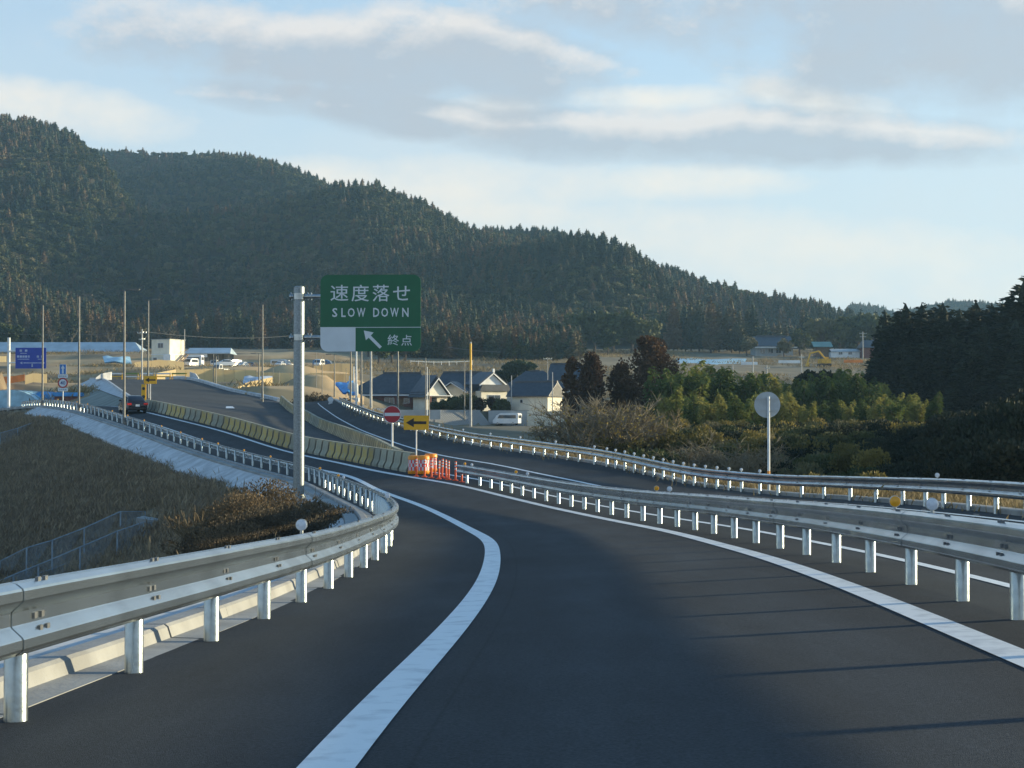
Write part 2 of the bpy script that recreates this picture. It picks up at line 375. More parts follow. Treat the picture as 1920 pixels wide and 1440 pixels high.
L_pts = [(-3.5, -25, .95), (-2.95, -8, .33)] + [P(*q) for q in [(25, 1352, 7.8), (255, 1265, 9.8), (400, 1203, 11.8), (502, 1160, 13.9), (572, 1130, 16), (623, 1103, 18), (685, 1064, 22), (722, 1038, 26), (735, 1019, 28.5), (699, 962, 49), (636, 930, 61), (582, 904, 73), (530, 890, 80), (459, 871, 88), (373, 845, 98), (263, 806, 115), (199, 785.5, 127), (159, 773, 137), (109, 764, 152), (71, 762, 166)]] + [(-60, 190, EYE + .5), (-78, 230, EYE + .2)]
M_pts = [(2.3, -25, .75), (3.2, -5, .2)] + [P(*q) for q in [(1912, 1162, 11.4), (1803, 1125, 13.2), (1639, 1074, 17), (1518, 1041, 21), (1422, 1019, 25), (1342, 1001, 29), (1273, 988, 33), (1208, 977, 37), (1072, 950, 47), (978, 928.7, 55), (875, 905.5, 65), (767, 887, 71), (660, 866, 83), (548, 843, 96), (427, 806, 112), (343, 785, 123), (278, 770, 135)]] + [(-37.6, 154.4, EYE + .65), (-43.7, 168.4, EYE + .75), (-54.5, 192.4, EYE + .6), (-73, 233, EYE + .3)]
R_pts = [(9.0, -25, .5), (10.1, 10, -.35)] + [P(*q) for q in [(1817, 957, 36), (1643, 942, 44), (1547, 934.5, 49), (1461, 930, 53), (1391, 922, 56), (1301, 911.5, 60), (1208, 890, 65), (1137, 874, 69), (1065, 862.5, 74), (1020, 855.5, 77), (958, 846, 82), (902, 837.5, 88), (853, 827.5, 94), (809, 817, 101), (747, 800, 115), (700, 786, 130), (637, 757, 165)]] + [P(625, 750, 180), P(622, 750, 200)]
B2_pts = [P(*q) for q in [(767, 887, 71), (735, 868, 82), (700, 847, 95), (650, 823, 120), (600, 802, 145), (572, 785, 160), (548, 773, 175), (527, 755, 190)]]
ML_pts = [P(*q) for q in [(278, 770, 135), (262, 757, 145), (230, 735, 185), (196, 713, 235), (170, 711, 275)]]
MR_pts = B2_pts + [P(*q) for q in [(490, 745, 200), (430, 733, 215), (380, 718, 232), (355, 712, 240), (310, 711, 275)]]
CL, CM, CR, CB2, CML, CMR = Curve(L_pts), Curve(M_pts), Curve(R_pts), Curve(B2_pts), Curve(ML_pts), Curve(MR_pts)

def strip(name, A, B, nx, material, dz=0.0):
    """surface lofted between two rows of points"""
    n = len(A); t = np.linspace(0, 1, nx)
    V = (A[:, None, :] * (1 - t)[None, :, None] + B[:, None, :] * t[None, :, None]).reshape(-1, 3); V[:, 2] += dz
    wid = np.linalg.norm((B - A)[:, :2], axis=1); ac = (wid[:, None] * t[None, :]).ravel()
    F = [(i*nx+k, i*nx+k+1, (i+1)*nx+k+1, (i+1)*nx+k) for i in range(n-1) for k in range(nx-1)]
    me = bpy.data.meshes.new(name); me.from_pydata(V.tolist(), [], F); me.materials.append(material); me.update()
    me.polygons.foreach_set('use_smooth', [True] * len(F))
    at_ = me.attributes.new('across', 'FLOAT', 'POINT'); at_.data.foreach_set('value', ac)
    o = link(name, me); struct(o); return o
def param(c, y0, y1, n): return c.sub(y0, y1, n)
# our lane: left rail line to median rail / front barrier row
def off_rows(c, y0, y1, n, o):
    t = np.linspace(c.find_y(y0), c.find_y(y1), n); return np.array([tuple(c.off(x, o)) for x in t])
NL = 420
rowL = off_rows(CL, -24, 225, NL, -.34); rowM = param(CM, -24, 228, NL)
strip('road', rowL, rowM, 7, M['asphalt'])
# opposite lane: median rail / rear barrier row to right rail
nearM = CM.sub(-24, 71, 190); rB = CB2.sub(71.3, 188, 150)
rowO = np.concatenate([nearM, rB])
tR = np.concatenate([np.linspace(CR.find_y(-24), CR.find_y(76), 190), np.linspace(CR.find_y(76.4), CR.find_y(198), 150)])
rowR = np.array([tuple(CR.off(x, .12)) for x in tR])
strip('opposite_road', rowO, rowR, 9, M['asphalt'])
# closed carriageway between the barrier rows, climbing to the crest
nM = 200
mA = np.concatenate([CM.sub(71.2, 134.5, 90), CML.sub(135.5, 274, 110)]); mB = CMR.sub(71.2, 274, 200)
strip('closed_carriageway', mA, mB, 9, M['asphalt_main'])

def lineband(name, A, B, off, width, i0, i1, dz=.006, fromB=False):
    V = []
    rng = range(i0, i1)
    for i in rng:
        a, b = (B[i], A[i]) if fromB else (A[i], B[i]); d = b - a; L = np.linalg.norm(d[:2])
        for o in (off, off + width):
            p = a + d * (o / L); V.append((p[0], p[1], p[2] + dz))
    F = [(2*k, 2*k+1, 2*k+3, 2*k+2) for k in range(len(rng) - 1)]
    me = bpy.data.meshes.new(name); me.from_pydata(V, [], F); me.materials.append(M['paint']); me.update()
    return struct(link(name, me))
lineband('edge_line', rowL, rowM, 1.97, .235, 0, NL)
lineband('edge_line', rowL, rowM, .48, .24, 0, NL, fromB=True)
lineband('edge_line', rowO, rowR, .85, .16, 0, 200)
lineband('edge_line', rowO, rowR, 3.55, .18, 0, 330, fromB=True)
# short painted block on the closed carriageway
k0 = int(np.argmin(np.abs(mA[:, 1] - 158)))
V = []
pmk = [P(418, 762, 1), P(430, 762, 1), P(439, 766, 1), P(428, 766, 1)]

# ------------------------------------------------------------------ ground
def tps_fit(pts):
    A = np.array(pts, float); n = len(A); s = 100.0
    X = A[:, :2] / s
    r = np.linalg.norm(X[:, None] - X[None], axis=2); K = np.where(r > 0, r * r * np.log(r + 1e-12), 0) + np.eye(n) * 2e-3
    Pm = np.c_[np.ones(n), X]; S = np.zeros((n + 3, n + 3)); S[:n, :n] = K; S[:n, n:] = Pm; S[n:, :n] = Pm.T
    w = np.linalg.solve(S, np.r_[A[:, 2], np.zeros(3)])
    def f(x, y):
        x = np.asarray(x, float) / s; y = np.asarray(y, float) / s; z = w[n] + w[n+1] * x + w[n+2] * y
        for i in range(n):
            rr = np.hypot(x - X[i, 0], y - X[i, 1]); z = z + w[i] * rr * rr * np.log(rr + 1e-12)
        return z
    return f
ctrl = [(-70, -20, -5), (-60, 20, -6.4), (-60, 60, -6.8), (-30, 35, -7), (-22, 80, -7.6), (-27, 80, -7.6), (-45, 105, -5), (-60, 140, -2.2), (-90, 180, -1), (-30, -20, -4),
        (25, -20, -1), (25, 30, -2.4), (60, 60, -2.5), (25, 80, -2.8), (60, 120, -2.6), (12, 110, -2.7), (30, 175, -2.6), (60, 195, -2.4), (5, 200, -2.7), (-4, 150, -3.0), (-8, 185, -2.9), (-12, 225, -2.6), (5, 235, -2.4), (-5, 255, -2.1), (25, 255, -1.9), (-18, 255, -1.9),
        (-20, 275, .3), (12, 280, .4), (-20, 310, .8), (10, 330, 2), (80, 260, -1), (150, 150, -2), (200, 300, 4), (-200, 200, 2), (-250, 60, -5)]
for q in [(600, 748, 200), (560, 738, 215), (430, 737, 258), (300, 732, 285), (560, 728, 260), (640, 722, 260), (660, 705, 300), (450, 702, 330), (300, 707, 320), (560, 698, 340), (200, 728, 255), (90, 735, 250), (0, 728, 270), (0, 675, 380), (100, 668, 400), (250, 668, 400), (350, 686, 370), (450, 686, 380), (600, 682, 390), (450, 660, 450), (700, 692, 370), (850, 697, 380), (1000, 697, 380), (1300, 702, 380), (1450, 686, 430), (1640, 688, 430), (1900, 690, 430)]:
    p = P(*q); ctrl.append((p.x, p.y, p.z - EYE))
for px in range(-800, 3001, 300):
    p = P(px, 655, 570); ctrl.append((p.x, p.y, p.z - EYE))
    p = P(px, 650, 800); ctrl.append((p.x, p.y, p.z - EYE))
G0 = tps_fit(ctrl)
hr = np.random.default_rng(5)
def vnoise(x, y, sc, seed):
    """smooth value noise on arrays"""
    x = np.asarray(x) / sc; y = np.asarray(y) / sc; xi = np.floor(x).astype(int); yi = np.floor(y).astype(int); fx = x - xi; fy = y - yi
    def h(a, b): 
        v = np.sin(a * 127.1 + b * 311.7 + seed * 74.7) * 43758.5453; return v - np.floor(v)
    fx = fx * fx * (3 - 2 * fx); fy = fy * fy * (3 - 2 * fy)
    return (h(xi, yi) * (1-fx) + h(xi+1, yi) * fx) * (1-fy) + (h(xi, yi+1) * (1-fx) + h(xi+1, yi+1) * fx) * fy
HILLS = [  # crest (px, py, distance), foot distance, tree height taken off, profile power
    ([(-1500, 150, 1150), (-800, 150, 1100), (-300, 175, 1050), (0, 217, 1000), (60, 228, 990), (130, 250, 970), (185, 285, 930), (240, 365, 880), (290, 440, 800), (340, 530, 720), (420, 640, 640), (470, 700, 620)], 580, 7, .85),
    ([(60, 340, 1350), (185, 272, 1350), (260, 275, 1300), (330, 282, 1280), (420, 280, 1250), (480, 292, 1230), (530, 320, 1220), (570, 342, 1200), (630, 362, 1180), (700, 390, 1150), (800, 470, 1100), (900, 600, 1100)], 900, 7, .9),
    ([(60, 600, 760), (150, 470, 820), (240, 388, 880), (330, 390, 920), (420, 387, 930), (520, 386, 950), (600, 378, 980), (700, 372, 1000), (760, 392, 1000), (820, 412, 1000), (870, 428, 1000), (960, 424, 980), (1040, 424, 960), (1110, 450, 930), (1180, 478, 900), (1250, 503, 880), (1320, 525, 850), (1400, 542, 830), (1480, 556, 800), (1540, 566, 780), (1600, 585, 760), (1680, 615, 720), (1760, 652, 650), (1900, 690, 620)], 575, 7, .9),
    ([(1300, 640, 1600), (1500, 600, 1600), (1560, 590, 1600), (1600, 563, 1600), (1640, 566, 1600), (1680, 580, 1650), (1720, 572, 1700), (1780, 572, 1800), (1850, 580, 1800), (1920, 585, 1800), (2200, 570, 1800), (3400, 560, 1800)], 1000, 7, .9)]
def hillz(X, Y):
    X = np.asarray(X, float); Y = np.maximum(np.asarray(Y, float), 1.0); px = 960 + FPX * X / Y
    z = np.full(X.shape, -1e3)
    for crest, foot, th, pw in HILLS:
        c = np.array(crest, float); yc = np.interp(px, c[:, 0], c[:, 2]); hc = np.interp(px, c[:, 0], (HY - c[:, 1]) / FPX * c[:, 2]) - th
        inside = (px > c[0, 0]) & (px < c[-1, 0])
        z0 = 22.0 if foot < 700 else 30.0
        t = np.clip((Y - foot) / (yc - foot), 0, 1)
        gul = ((vnoise(X + Y * .25, Y * .6, 150, 3) - .5) * 78 + (vnoise(X + Y * .2, Y * .7, 62, 9) - .5) * 30) * np.sin(np.pi * np.clip(t, 0, 1)) ** 1.2
        f = z0 + (hc - z0) * t ** pw + gul
        f = np.where(Y > yc, hc - (Y - yc) * .45, f)
        f = np.where((Y > foot) & inside & (hc > z0 - 8), f, -1e3); z = np.maximum(z, f)
    return z
def near_curve(c, X, Y, ymax=260):
    """signed offset (right positive), height and inside flag from the nearest point of a curve"""
    a = c.a[::2]; S = np.full(X.shape, 1e3); Z = np.zeros(X.shape); YY = np.full(X.shape, 1e4)
    idx = np.where((Y < ymax) & (Y > -40) & (np.abs(X) < 130))
    x, y = X[idx], Y[idx]; best = np.full(x.shape, 1e9); bi = np.zeros(x.shape, int)
    for i0 in range(0, len(a), 40):
        seg = a[i0:i0+40]; d = (x[:, None] - seg[None, :, 0]) ** 2 + (y[:, None] - seg[None, :, 1]) ** 2
        k = d.argmin(1); v = d[np.arange(len(x)), k]; m = v < best; best[m] = v[m]; bi[m] = k[m] + i0
    j = np.clip(bi, 1, len(a) - 2); tx = a[j+1, 0] - a[j-1, 0]; ty = a[j+1, 1] - a[j-1, 1]; n = np.hypot(tx, ty); tx /= n; ty /= n
    s = (x - a[j, 0]) * ty - (y - a[j, 1]) * tx
    S[idx] = np.where(np.sqrt(best) > np.abs(s) + 3, np.sign(s) * np.sqrt(best), s); Z[idx] = a[j, 2]; YY[idx] = a[j, 1]
    return S, Z
def ground_z(X, Y):
    X = np.asarray(X, float); Y = np.asarray(Y, float); shp = X.shape; X = X.ravel(); Y = Y.ravel()
    g = G0(X, np.clip(Y, -40, 800)) + EYE
    g = g + (vnoise(X, Y, 14, 1) - .5) * .5 + (vnoise(X, Y, 5, 2) - .5) * .25
    h = hillz(X, Y) + EYE; g = np.maximum(np.where(Y > 560, np.minimum(g, EYE + 30), g), h)
    pxx = 960 + FPX * X / np.maximum(Y, 1); q = (g + (vnoise(X, Y, 30, 12) - .5) * 1.6) / 2.3; fl = np.floor(q); f = q - fl; f = f ** 4 / (f ** 4 + (1 - f) ** 4)
    wt = np.clip((Y - 235) / 20, 0, 1) * np.clip((440 - Y) / 30, 0, 1) * np.clip((690 - pxx) / 40, 0, 1) * .8; g = g * (1 - wt) + 2.3 * (fl + f) * wt
    # spoil mounds on the building site
    for (mx, my, d, rx, ry, hh) in [(115, 738, 262, 11, 9, 6.0), (520, 692, 420, 15, 7, .8), (690, 705, 330, 9, 8, 3.0), (575, 690, 415, 9, 7, .8), (608, 757, 212, 6, 6, .9), (585, 730, 262, 5, 4, 1.6), (480, 740, 246, 6, 3, 1.2), (545, 715, 290, 6, 4, 1.8), (630, 700, 320, 6, 5, 2.2), (250, 700, 310, 9, 4, 1.8), (395, 712, 300, 7, 3, 1.0)]:
        p = P(mx, my, d); q = ((X - p.x) / rx) ** 2 + ((Y - p.y) / ry) ** 2
        g = g + hh * np.clip(1.25 * np.exp(-q * .9) - .12, 0, .9)
    sL, zL = near_curve(CL, X, Y); sR, zR = near_curve(CR, X, Y); sM, zM = near_curve(CM, X, Y)
    left = -sL
    emb = np.where(left < .62, zL - .10, np.where(left < 1.9, zL - .10 - (left - .62) * .5, zL - .74 - (left - 1.9) * .46))
    emb = emb + np.where(left > 2, (vnoise(X, Y, 3, 6) - .5) * .35, 0)
    m = (sL < 0) & (left < 60) & (Y < 235); g = np.where(m, np.maximum(g, emb), g)
    m = (sL < 0) & (left < 14) & (Y < 235); g = np.where(m, emb * np.clip((14 - left) / 5, 0, 1) + g * (1 - np.clip((14 - left) / 5, 0, 1)), g)
    # verge right of the right rail falls gently away
    rb = np.maximum(zR - .06 - np.clip(sR - 1.2, 0, 40) * np.interp(Y, [60, 95], [.08, .42]), g)
    wgt = np.clip((18 - sR) / 6, 0, 1); m = (sR > 0) & (sR < 18) & (Y < 204); g = np.where(m, rb * wgt + g * (1 - wgt), g)
    # below the carriageways
    inroad = (sL >= -.36) & (sR <= .3) & (Y < 202)
    road = np.minimum(zL, zR) - .8
    sA, zA = near_curve(CML, X, Y, 300); sB, zB = near_curve(CMR, X, Y, 300)
    inmain = (sA >= -1.0) & (sB <= .6) & (Y > 133) & (Y < 280)
    g = np.where((sL >= -.36) & (sM <= 0) & (Y < 240), np.minimum(g, np.minimum(zL, zM) - .5), g)
    g = np.where(inroad & (sM > 0), np.minimum(g, road), g)
    g = np.where(inmain, np.minimum(g, np.minimum(zA, zB) - .6), g)
    # yard in front of the retaining wall, garden terrace behind it
    side = (Y - WALL_Y) - (X - WALL_X) * math.tan(WALL_A); m = (X > WALL_X - 3) & (X < 8) & (Y > 215) & (Y < 300)
    g = np.where(m & (side < .6) & (Y > 236), np.minimum(g, WALL_Z0 - .12), g); g = np.where(m & (side > 2.0) & (X < -4), np.maximum(g, WALL_Z1 - .05), g)
    # cut slope between closed carriageway and lane
    m = (sA < -1.0) & (sM > -1) & (Y > 130) & (Y < 276); g = np.where(m & (sA > -14), np.minimum(g, zA - .5 + (sA + 1) * .30), g)
    return g.reshape(shp)
WALL_A = math.radians(30); WALL_X, WALL_Y = -16.9, 256.0; WALL_Z0 = P(0, 798, 262).z; WALL_Z1 = P(0, 770, 262).z
def gz(x, y): return float(ground_z(np.array([x]), np.array([y]))[0])

def build_ground():
    ys = [-20.0]
    while ys[-1] < 3000: ys.append(ys[-1] + max(.75, (abs(ys[-1]) ** 1.0) * .0095))
    ys = np.array(ys); ts = np.linspace(-.85, .85, 330)
    Yg, Tg = np.meshgrid(ys, ts, indexing='ij'); Xg = Tg * (Yg + 40)
    Z = ground_z(Xg, Yg); Z = np.where(Yg > 2000, np.minimum(Z, EYE + 60), Z)
    n, mcols = Yg.shape; V = np.stack([Xg, Yg, Z], -1).reshape(-1, 3)
    i, k = np.meshgrid(np.arange(n - 1), np.arange(mcols - 1), indexing='ij'); b = (i * mcols + k).ravel()
    F = np.stack([b, b + 1, b + 1 + mcols, b + mcols], 1)
    me = bpy.data.meshes.new('ground'); me.from_pydata(V.tolist(), [], F.tolist())
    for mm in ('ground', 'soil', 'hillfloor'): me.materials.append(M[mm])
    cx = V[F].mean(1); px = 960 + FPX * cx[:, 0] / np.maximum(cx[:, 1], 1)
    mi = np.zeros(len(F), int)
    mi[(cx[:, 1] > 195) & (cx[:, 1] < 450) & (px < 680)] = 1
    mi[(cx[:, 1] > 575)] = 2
    me.polygons.foreach_set('material_index', mi); me.polygons.foreach_set('use_smooth', [True] * len(F)); me.update()
    struct(link('ground', me))
build_ground()

# ------------------------------------------------------------------ kerbs, gutter, concrete apron
def profile_run(name, c, y0, y1, prof, step, material, kind=True, parent=None, smooth=False):
    """sweep a cross-section (offset, height) along a curve"""
    t0, t1 = c.find_y(y0), c.find_y(y1); n = max(2, int((t1 - t0) / step) + 1)
    rings = [[c.off(t, o, h) for o, h in prof] for t in np.linspace(t0, t1, n)]
    mb = MB(); mb.loft(rings, closed=True, cap=True); o = mb.build(name, material, parent, smooth=smooth)
    if kind and not parent: struct(o)
    return o
KP = [(-.11, .010), (-.35, .016), (-.375, .095), (-.40, .115), (-.55, .115), (-.575, .09), (-.575, -.3), (-.11, -.3)]
kerb = profile_run('kerb', CL, 34, 225, KP, 1.0, M['kerb'])
# near kerb stones laid one by one
t = CL.find_y(4.0); k = 0
while CL.at(t).y < 33.6:
    j = R.uniform(-.008, .008); a, b = t + .008, t + 1.99
    rings = [[CL.off(s, o + j, h + j * .5) for o, h in KP] for s in np.linspace(a, b, 4)]
    mb = MB(); mb.loft(rings, closed=True, cap=True); mb.build('kerb_stone', M['kerb'], kerb); t += 2.0
# saw-toothed edge of the gutter covers behind the near kerb
gut = profile_run('gutter', CL, 34, 225, [(-.60, -.02), (-.60, .03), (-.95, .03), (-.95, -.2), (-.60, -.2)], 1.0, M['concrete_dark'])
t = CL.find_y(4.0)
while CL.at(t).y < 33.6:
    a = t + .006; b = t + .594
    mb = MB(); mb.loft([[CL.off(s, o, h) for o, h in [(-.60, -.1), (-.60, .08), (-.86, .08), (-.86, -.1)]] for s in (a, b)], closed=True, cap=True)
    mb.build('gutter_cover', M['concrete'], gut); t += .6
# concrete apron below the kerb, far side of the bend
apron = profile_run('concrete_apron', CL, 36, 160, [(-.97, -.16), (-2.30, -.86), (-2.30, -1.2), (-.97, -.5)], 1.5, M['concrete_dark'])
t = CL.find_y(36.2); t1_ = CL.find_y(159)
while t < t1_:
    j = R.uniform(-.015, .015); mb = MB(); mb.loft([[CL.off(q, o, h + j) for o, h in [(-.965, -.08), (-2.33, -.78), (-2.33, -.95), (-.965, -.3)]] for q in np.linspace(t + .015, t + 2.985, 4)], closed=True, cap=True)
    mb.build('apron_slab', M['concrete'], apron); t += 3.0
profile_run('kerb', CR, 30, 196, [(.10, -.1), (.10, .10), (.13, .12), (.42, .12), (.45, .1), (.45, -.3), (.10, -.3)], 1.0, M['kerb'])
profile_run('kerb', CML, 137, 274, [(-.25, -.3), (-.25, .22), (-.22, .25), (-.02, .25), (.02, .05), (.02, -.3)], 2.0, M['concrete'])
profile_run('kerb', CMR, 192, 274, [(-.1, -.3), (-.1, .35), (.25, .4), (.5, .35), (.5, -.6)], 2.0, M['concrete'])
# shotcrete cut slope between the closed carriageway and the lane: pale upper band, grey-green lower face
def cut_slope():
    n = 40
    up = off_rows(CML, 137, 272, n, -.25); up[:, 2] -= .02
    lowm = off_rows(CM, 139.5, 226, n, .5); lowm[:, 2] -= .2
    g = np.stack([up + (lowm - up) * f for f in (0, .26)]); 
    strip('slope_band', g[1], g[0], 3, M['concrete'], .05)
    strip('slope_face', lowm, g[1], 6, mat('shotcrete', (.20, .22, .19), .9, 0, .25, .35, .3, 6))
cut_slope()
# painted block on the closed carriageway
def on_main(px, py):
    best = None
    V = (mA[:, None, :] * (1 - np.linspace(0, 1, 41))[None, :, None] + mB[:, None, :] * np.linspace(0, 1, 41)[None, :, None]).reshape(-1, 3)
    q = np.stack([960 + FPX * V[:, 0] / V[:, 1], HY - FPX * (V[:, 2] - EYE) / V[:, 1]], 1)
    i = int(np.argmin((q[:, 0] - px) ** 2 + ((q[:, 1] - py) * 2) ** 2)); return Vector(V[i])
c0 = on_main(428, 764); td = CMR.tan(CMR.find_y(c0.y)); nd = Vector((td.y, -td.x, 0))
ga = on_main(418, 762); gb = on_main(439, 766)
mb = MB()
cs = [c0 + nd * a + td * b for a, b in ((-.55, -2.6), (.55, -2.6), (.55, 2.6), (-.55, 2.6))]
sl = (mB[:, 2][np.argmin(abs(mB[:, 1] - c0.y - 5))] - mB[:, 2][np.argmin(abs(mB[:, 1] - c0.y + 5))]) / 10
mb.add([(p.x, p.y, c0.z + (p - c0).dot(td) * sl + .03) for p in cs], [(0, 1, 2, 3)])
struct(mb.build('lane_dash', M['paint']))

# ------------------------------------------------------------------ guardrails
PROF = [(.006, -.168), (.022, -.175), (.050, -.168), (.080, -.146), (.085, -.134), (.085, -.092), (.080, -.082), (.034, -.040), (.028, -.030), (.028, .030), (.034, .040), (.080, .082), (.085, .092), (.085, .134), (.080, .146), (.050, .168), (.022, .175), (.006, .168)]
RZ = .525
def post_mesh(h, r):
    mb = MB(); mb.lathe([(r, -.45), (r, h - .01), (r * .9, h)], 16); me = mb.mesh('post', M['galv_post'], True); return me
def delineator_meshes():
    out = {}
    for key, m in (('amber', M['amber']), ('white', M['white_lens'])):
        st = MB(); st.tube([(0, 0, 0), (0, 0, .10)], .022, 8); st.box((0, 0, .02), (.06, .06, .05))
        dk = MB()
        dk.tube([(0, -.022, .165), (0, -.016, .165), (0, .012, .165), (0, .018, .165)], [.055, .066, .066, .058], 18)
        out[key] = (st.mesh('delineator', M['galv'], True), dk.mesh('reflector', m, True), MB().tube([(0, -.010, .165), (0, .014, .165)], .073, 18).mesh('rim', M['galv'], True))
    return out
DEL = delineator_meshes()
def guardrail(label, c, t0, t1, posts, sides, delin, pr=.0572, panel=4.0):
    base = c.at(t0); root = thing('guardrail', label, 'guardrail', base)
    pm = post_mesh(.64, pr)
    for t in posts:
        p = c.at(t); link('post', pm, root, p - base)
    n = 0; t = t0
    while t < t1 - .2:
        e = min(t + panel, t1)
        for sd in sides:
            mb = MB(); lap = .006 if n % 2 else 0.0
            ss = np.linspace(t - .15, e + .15, 7)
            outer = [[c.off(s, sd * (pr + .012 + o + lap), RZ + h) for o, h in PROF] for s in ss]
            inner = [[c.off(s, sd * (pr + .008 + o + lap), RZ + h) for o, h in reversed(PROF)] for s in ss]
            rings = [a + b for a, b in zip(outer, inner)]
            mb.mat(0).loft([[q - base for q in r] for r in rings], closed=True)
            n2 = len(rings[0])
            for e0 in (0, (len(rings) - 1) * n2):
                for k in range(n2 // 2 - 1): mb.f.append((e0 + k, e0 + k + 1, e0 + n2 - 2 - k, e0 + n2 - 1 - k)); mb.m.append(0)
            mb.mat(1)
            for s in [s for s in posts if t <= s < e]:
                d = c.tan(s)
                for dz, ofs in ((0, .030), (.170, .046), (-.062, .058)):
                    for ds in (-.05, .05):
                        q = c.off(s + ds, sd * (pr + .014 + ofs + lap), RZ + dz) - base
                        mb.box(q, (.016, .040, .030), rz=math.atan2(d.y, d.x) - math.pi / 2)
            me = mb.mesh('rail_panel', [M['galv_rail'], M['bolt']], True, 22); link('rail_panel', me, root)
        t = e; n += 1
    for (t, kind) in delin:
        p = c.at(t); d = c.tan(t); a = math.atan2(d.y, d.x) - math.pi / 2
        s_, r_, rim = DEL[kind]
        o = link('delineator', s_, root, p - base + Vector((0, 0, .64)), a)
        sz = 1.0
        o.scale = (.8, .8, .8); link('reflector', r_, o); link('rim', rim, o)
    return root
# left rail: 2 m pitch all along, measured posts read the same
tl0 = CL.find_y(3.6); first = CL.find_px(25, 6, 12); tl1 = CL.find_y(178)
lp = [first + 2.0 * k for k in range(-2, 200) if tl0 < first + 2.0 * k < tl1]
ld = [(min(lp, key=lambda s: abs(s - CL.find_px(px, y0, 190))), k) for px, k, y0 in
      [(573, 'white', 6), (730, 'white', 34), (645.7, 'white', 50), (635, 'amber', 50), (603, 'amber', 60), (510, 'amber', 70), (459, 'amber', 80), (413, 'amber', 85), (373, 'amber', 90), (336, 'amber', 95), (302.5, 'amber', 100), (272, 'amber', 105), (243, 'amber', 110), (216, 'amber', 115), (165.5, 'amber', 125), (143, 'amber', 130), (108, 'amber', 140)]]
ld[0] = (min(lp, key=lambda s: abs(CL.at(s).y - 16.0)), 'white')
guardrail('long galvanised guardrail curving along the left edge above the grassy bank', CL, tl0, tl1, lp, (1,), ld)
# median rail: 2 m pitch, beams both sides
tm1 = CM.find_px(866, 55, 72); tm0 = CM.find_y(3.0)
m0 = CM.find_px(1803, 8, 20); m1 = CM.find_px(1910, 8, 20); mp = [m1 - 2.0 * k for k in range(0, 5) if m1 - 2.0 * k > tm0] + [m0 + 2.0 * k for k in range(0, 60) if m0 + 2.0 * k < tm1 - .1]
md = [(CM.find_px(px, 8, 75), k) for px, k in [(869, 'amber'), (883, 'white'), (969, 'amber'), (987, 'white'), (1227, 'amber'), (1253, 'white'), (1685, 'amber'), (1744, 'white')]]
guardrail('double sided galvanised guardrail between the two lanes on the right', CM, tm0, tm1, mp, (-1, 1), md)
# right rail: posts where the photograph shows them
rpx = [1817, 1772, 1730, 1687, 1643.6, 1593, 1547, 1501, 1461, 1423, 1391, 1365, 1342.5, 1321, 1301, 1282, 1263, 1245, 1226.5, 1208, 1191, 1174, 1158, 1137.5, 1112.5, 1088, 1065, 1042.5, 1020, 998.7, 978, 958.7, 939, 920.7, 902.5, 886, 869, 853, 838, 823, 809, 796, 783, 770, 758, 747, 736, 726, 716, 708, 700.5, 694, 687, 681, 675, 669, 664, 659, 654, 650, 646, 642]
rp = [CR.find_px(p_, 20, 185) for p_ in rpx]; tr0 = CR.find_y(14)
rp += [t for t in np.arange(tr0, rp[0] - 1, 2.0)]
rdl = [(CR.find_px(p_, 20, 185), 'white') for p_ in [1752, 1423, 1391, 1365, 1342.5, 1321, 1301, 1282, 1263, 1245, 1226.5, 1208, 1191, 1174, 1158, 1137.5, 1112.5, 1042.5, 978, 920.7, 869, 823, 770, 726, 700, 681, 664, 650]]
guardrail('galvanised guardrail along the far right edge in front of the bamboo', CR, tr0, CR.find_px(638, 100, 185), rp, (-1,), rdl)

# ------------------------------------------------------------------ concrete barrier rows
BLEN = 1.5
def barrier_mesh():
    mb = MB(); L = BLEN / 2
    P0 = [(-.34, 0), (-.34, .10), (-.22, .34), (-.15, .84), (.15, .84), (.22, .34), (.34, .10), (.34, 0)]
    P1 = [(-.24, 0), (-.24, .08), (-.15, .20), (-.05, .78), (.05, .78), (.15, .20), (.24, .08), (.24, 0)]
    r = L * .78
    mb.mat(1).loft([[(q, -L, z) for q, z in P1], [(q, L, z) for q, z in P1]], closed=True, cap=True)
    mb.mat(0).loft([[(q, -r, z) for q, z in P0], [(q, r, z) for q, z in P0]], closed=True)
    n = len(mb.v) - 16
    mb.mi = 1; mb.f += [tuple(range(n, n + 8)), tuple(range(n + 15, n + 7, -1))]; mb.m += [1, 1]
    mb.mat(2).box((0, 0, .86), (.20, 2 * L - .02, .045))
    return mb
bms = {k: barrier_mesh().mesh('barrier_block', [M[m], M['barrier_shade'], M['barrier_g']]) for k, m in (('y', 'barrier_y'), ('g', 'barrier_g'), ('o', 'barrier_o'))}
def barrier_row(c, t0, t1, pick, rowname, side, dz=0):
    t = t0; i = 0
    while t + 1 < t1:
        p = c.off(t + BLEN / 2, side, dz); q = c.off(t + BLEN, side); r = c.off(t, side); d = q - r
        k = pick(px_of(p), i)
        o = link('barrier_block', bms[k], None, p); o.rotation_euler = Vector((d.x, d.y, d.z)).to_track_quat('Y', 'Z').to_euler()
        nm = {'y': 'Worn yellow', 'g': 'Weathered grey', 'o': 'Faded ochre'}[k]
        tag(o, '%s concrete barrier block, %s from the striped drums in the %s row' % (nm, ordn(i), rowname), 'barrier', 'concrete barrier blocks')
        t += BLEN; i += 1
def pick1(px, i):
    for a, b in ((625, 707), (425, 552), (385, 404), (318, 350)):
        if a <= px <= b: return 'y'
    return 'g'
barrier_row(CM, CM.find_px(764, 66, 80), CM.find_y(139), pick1, 'front', .34)
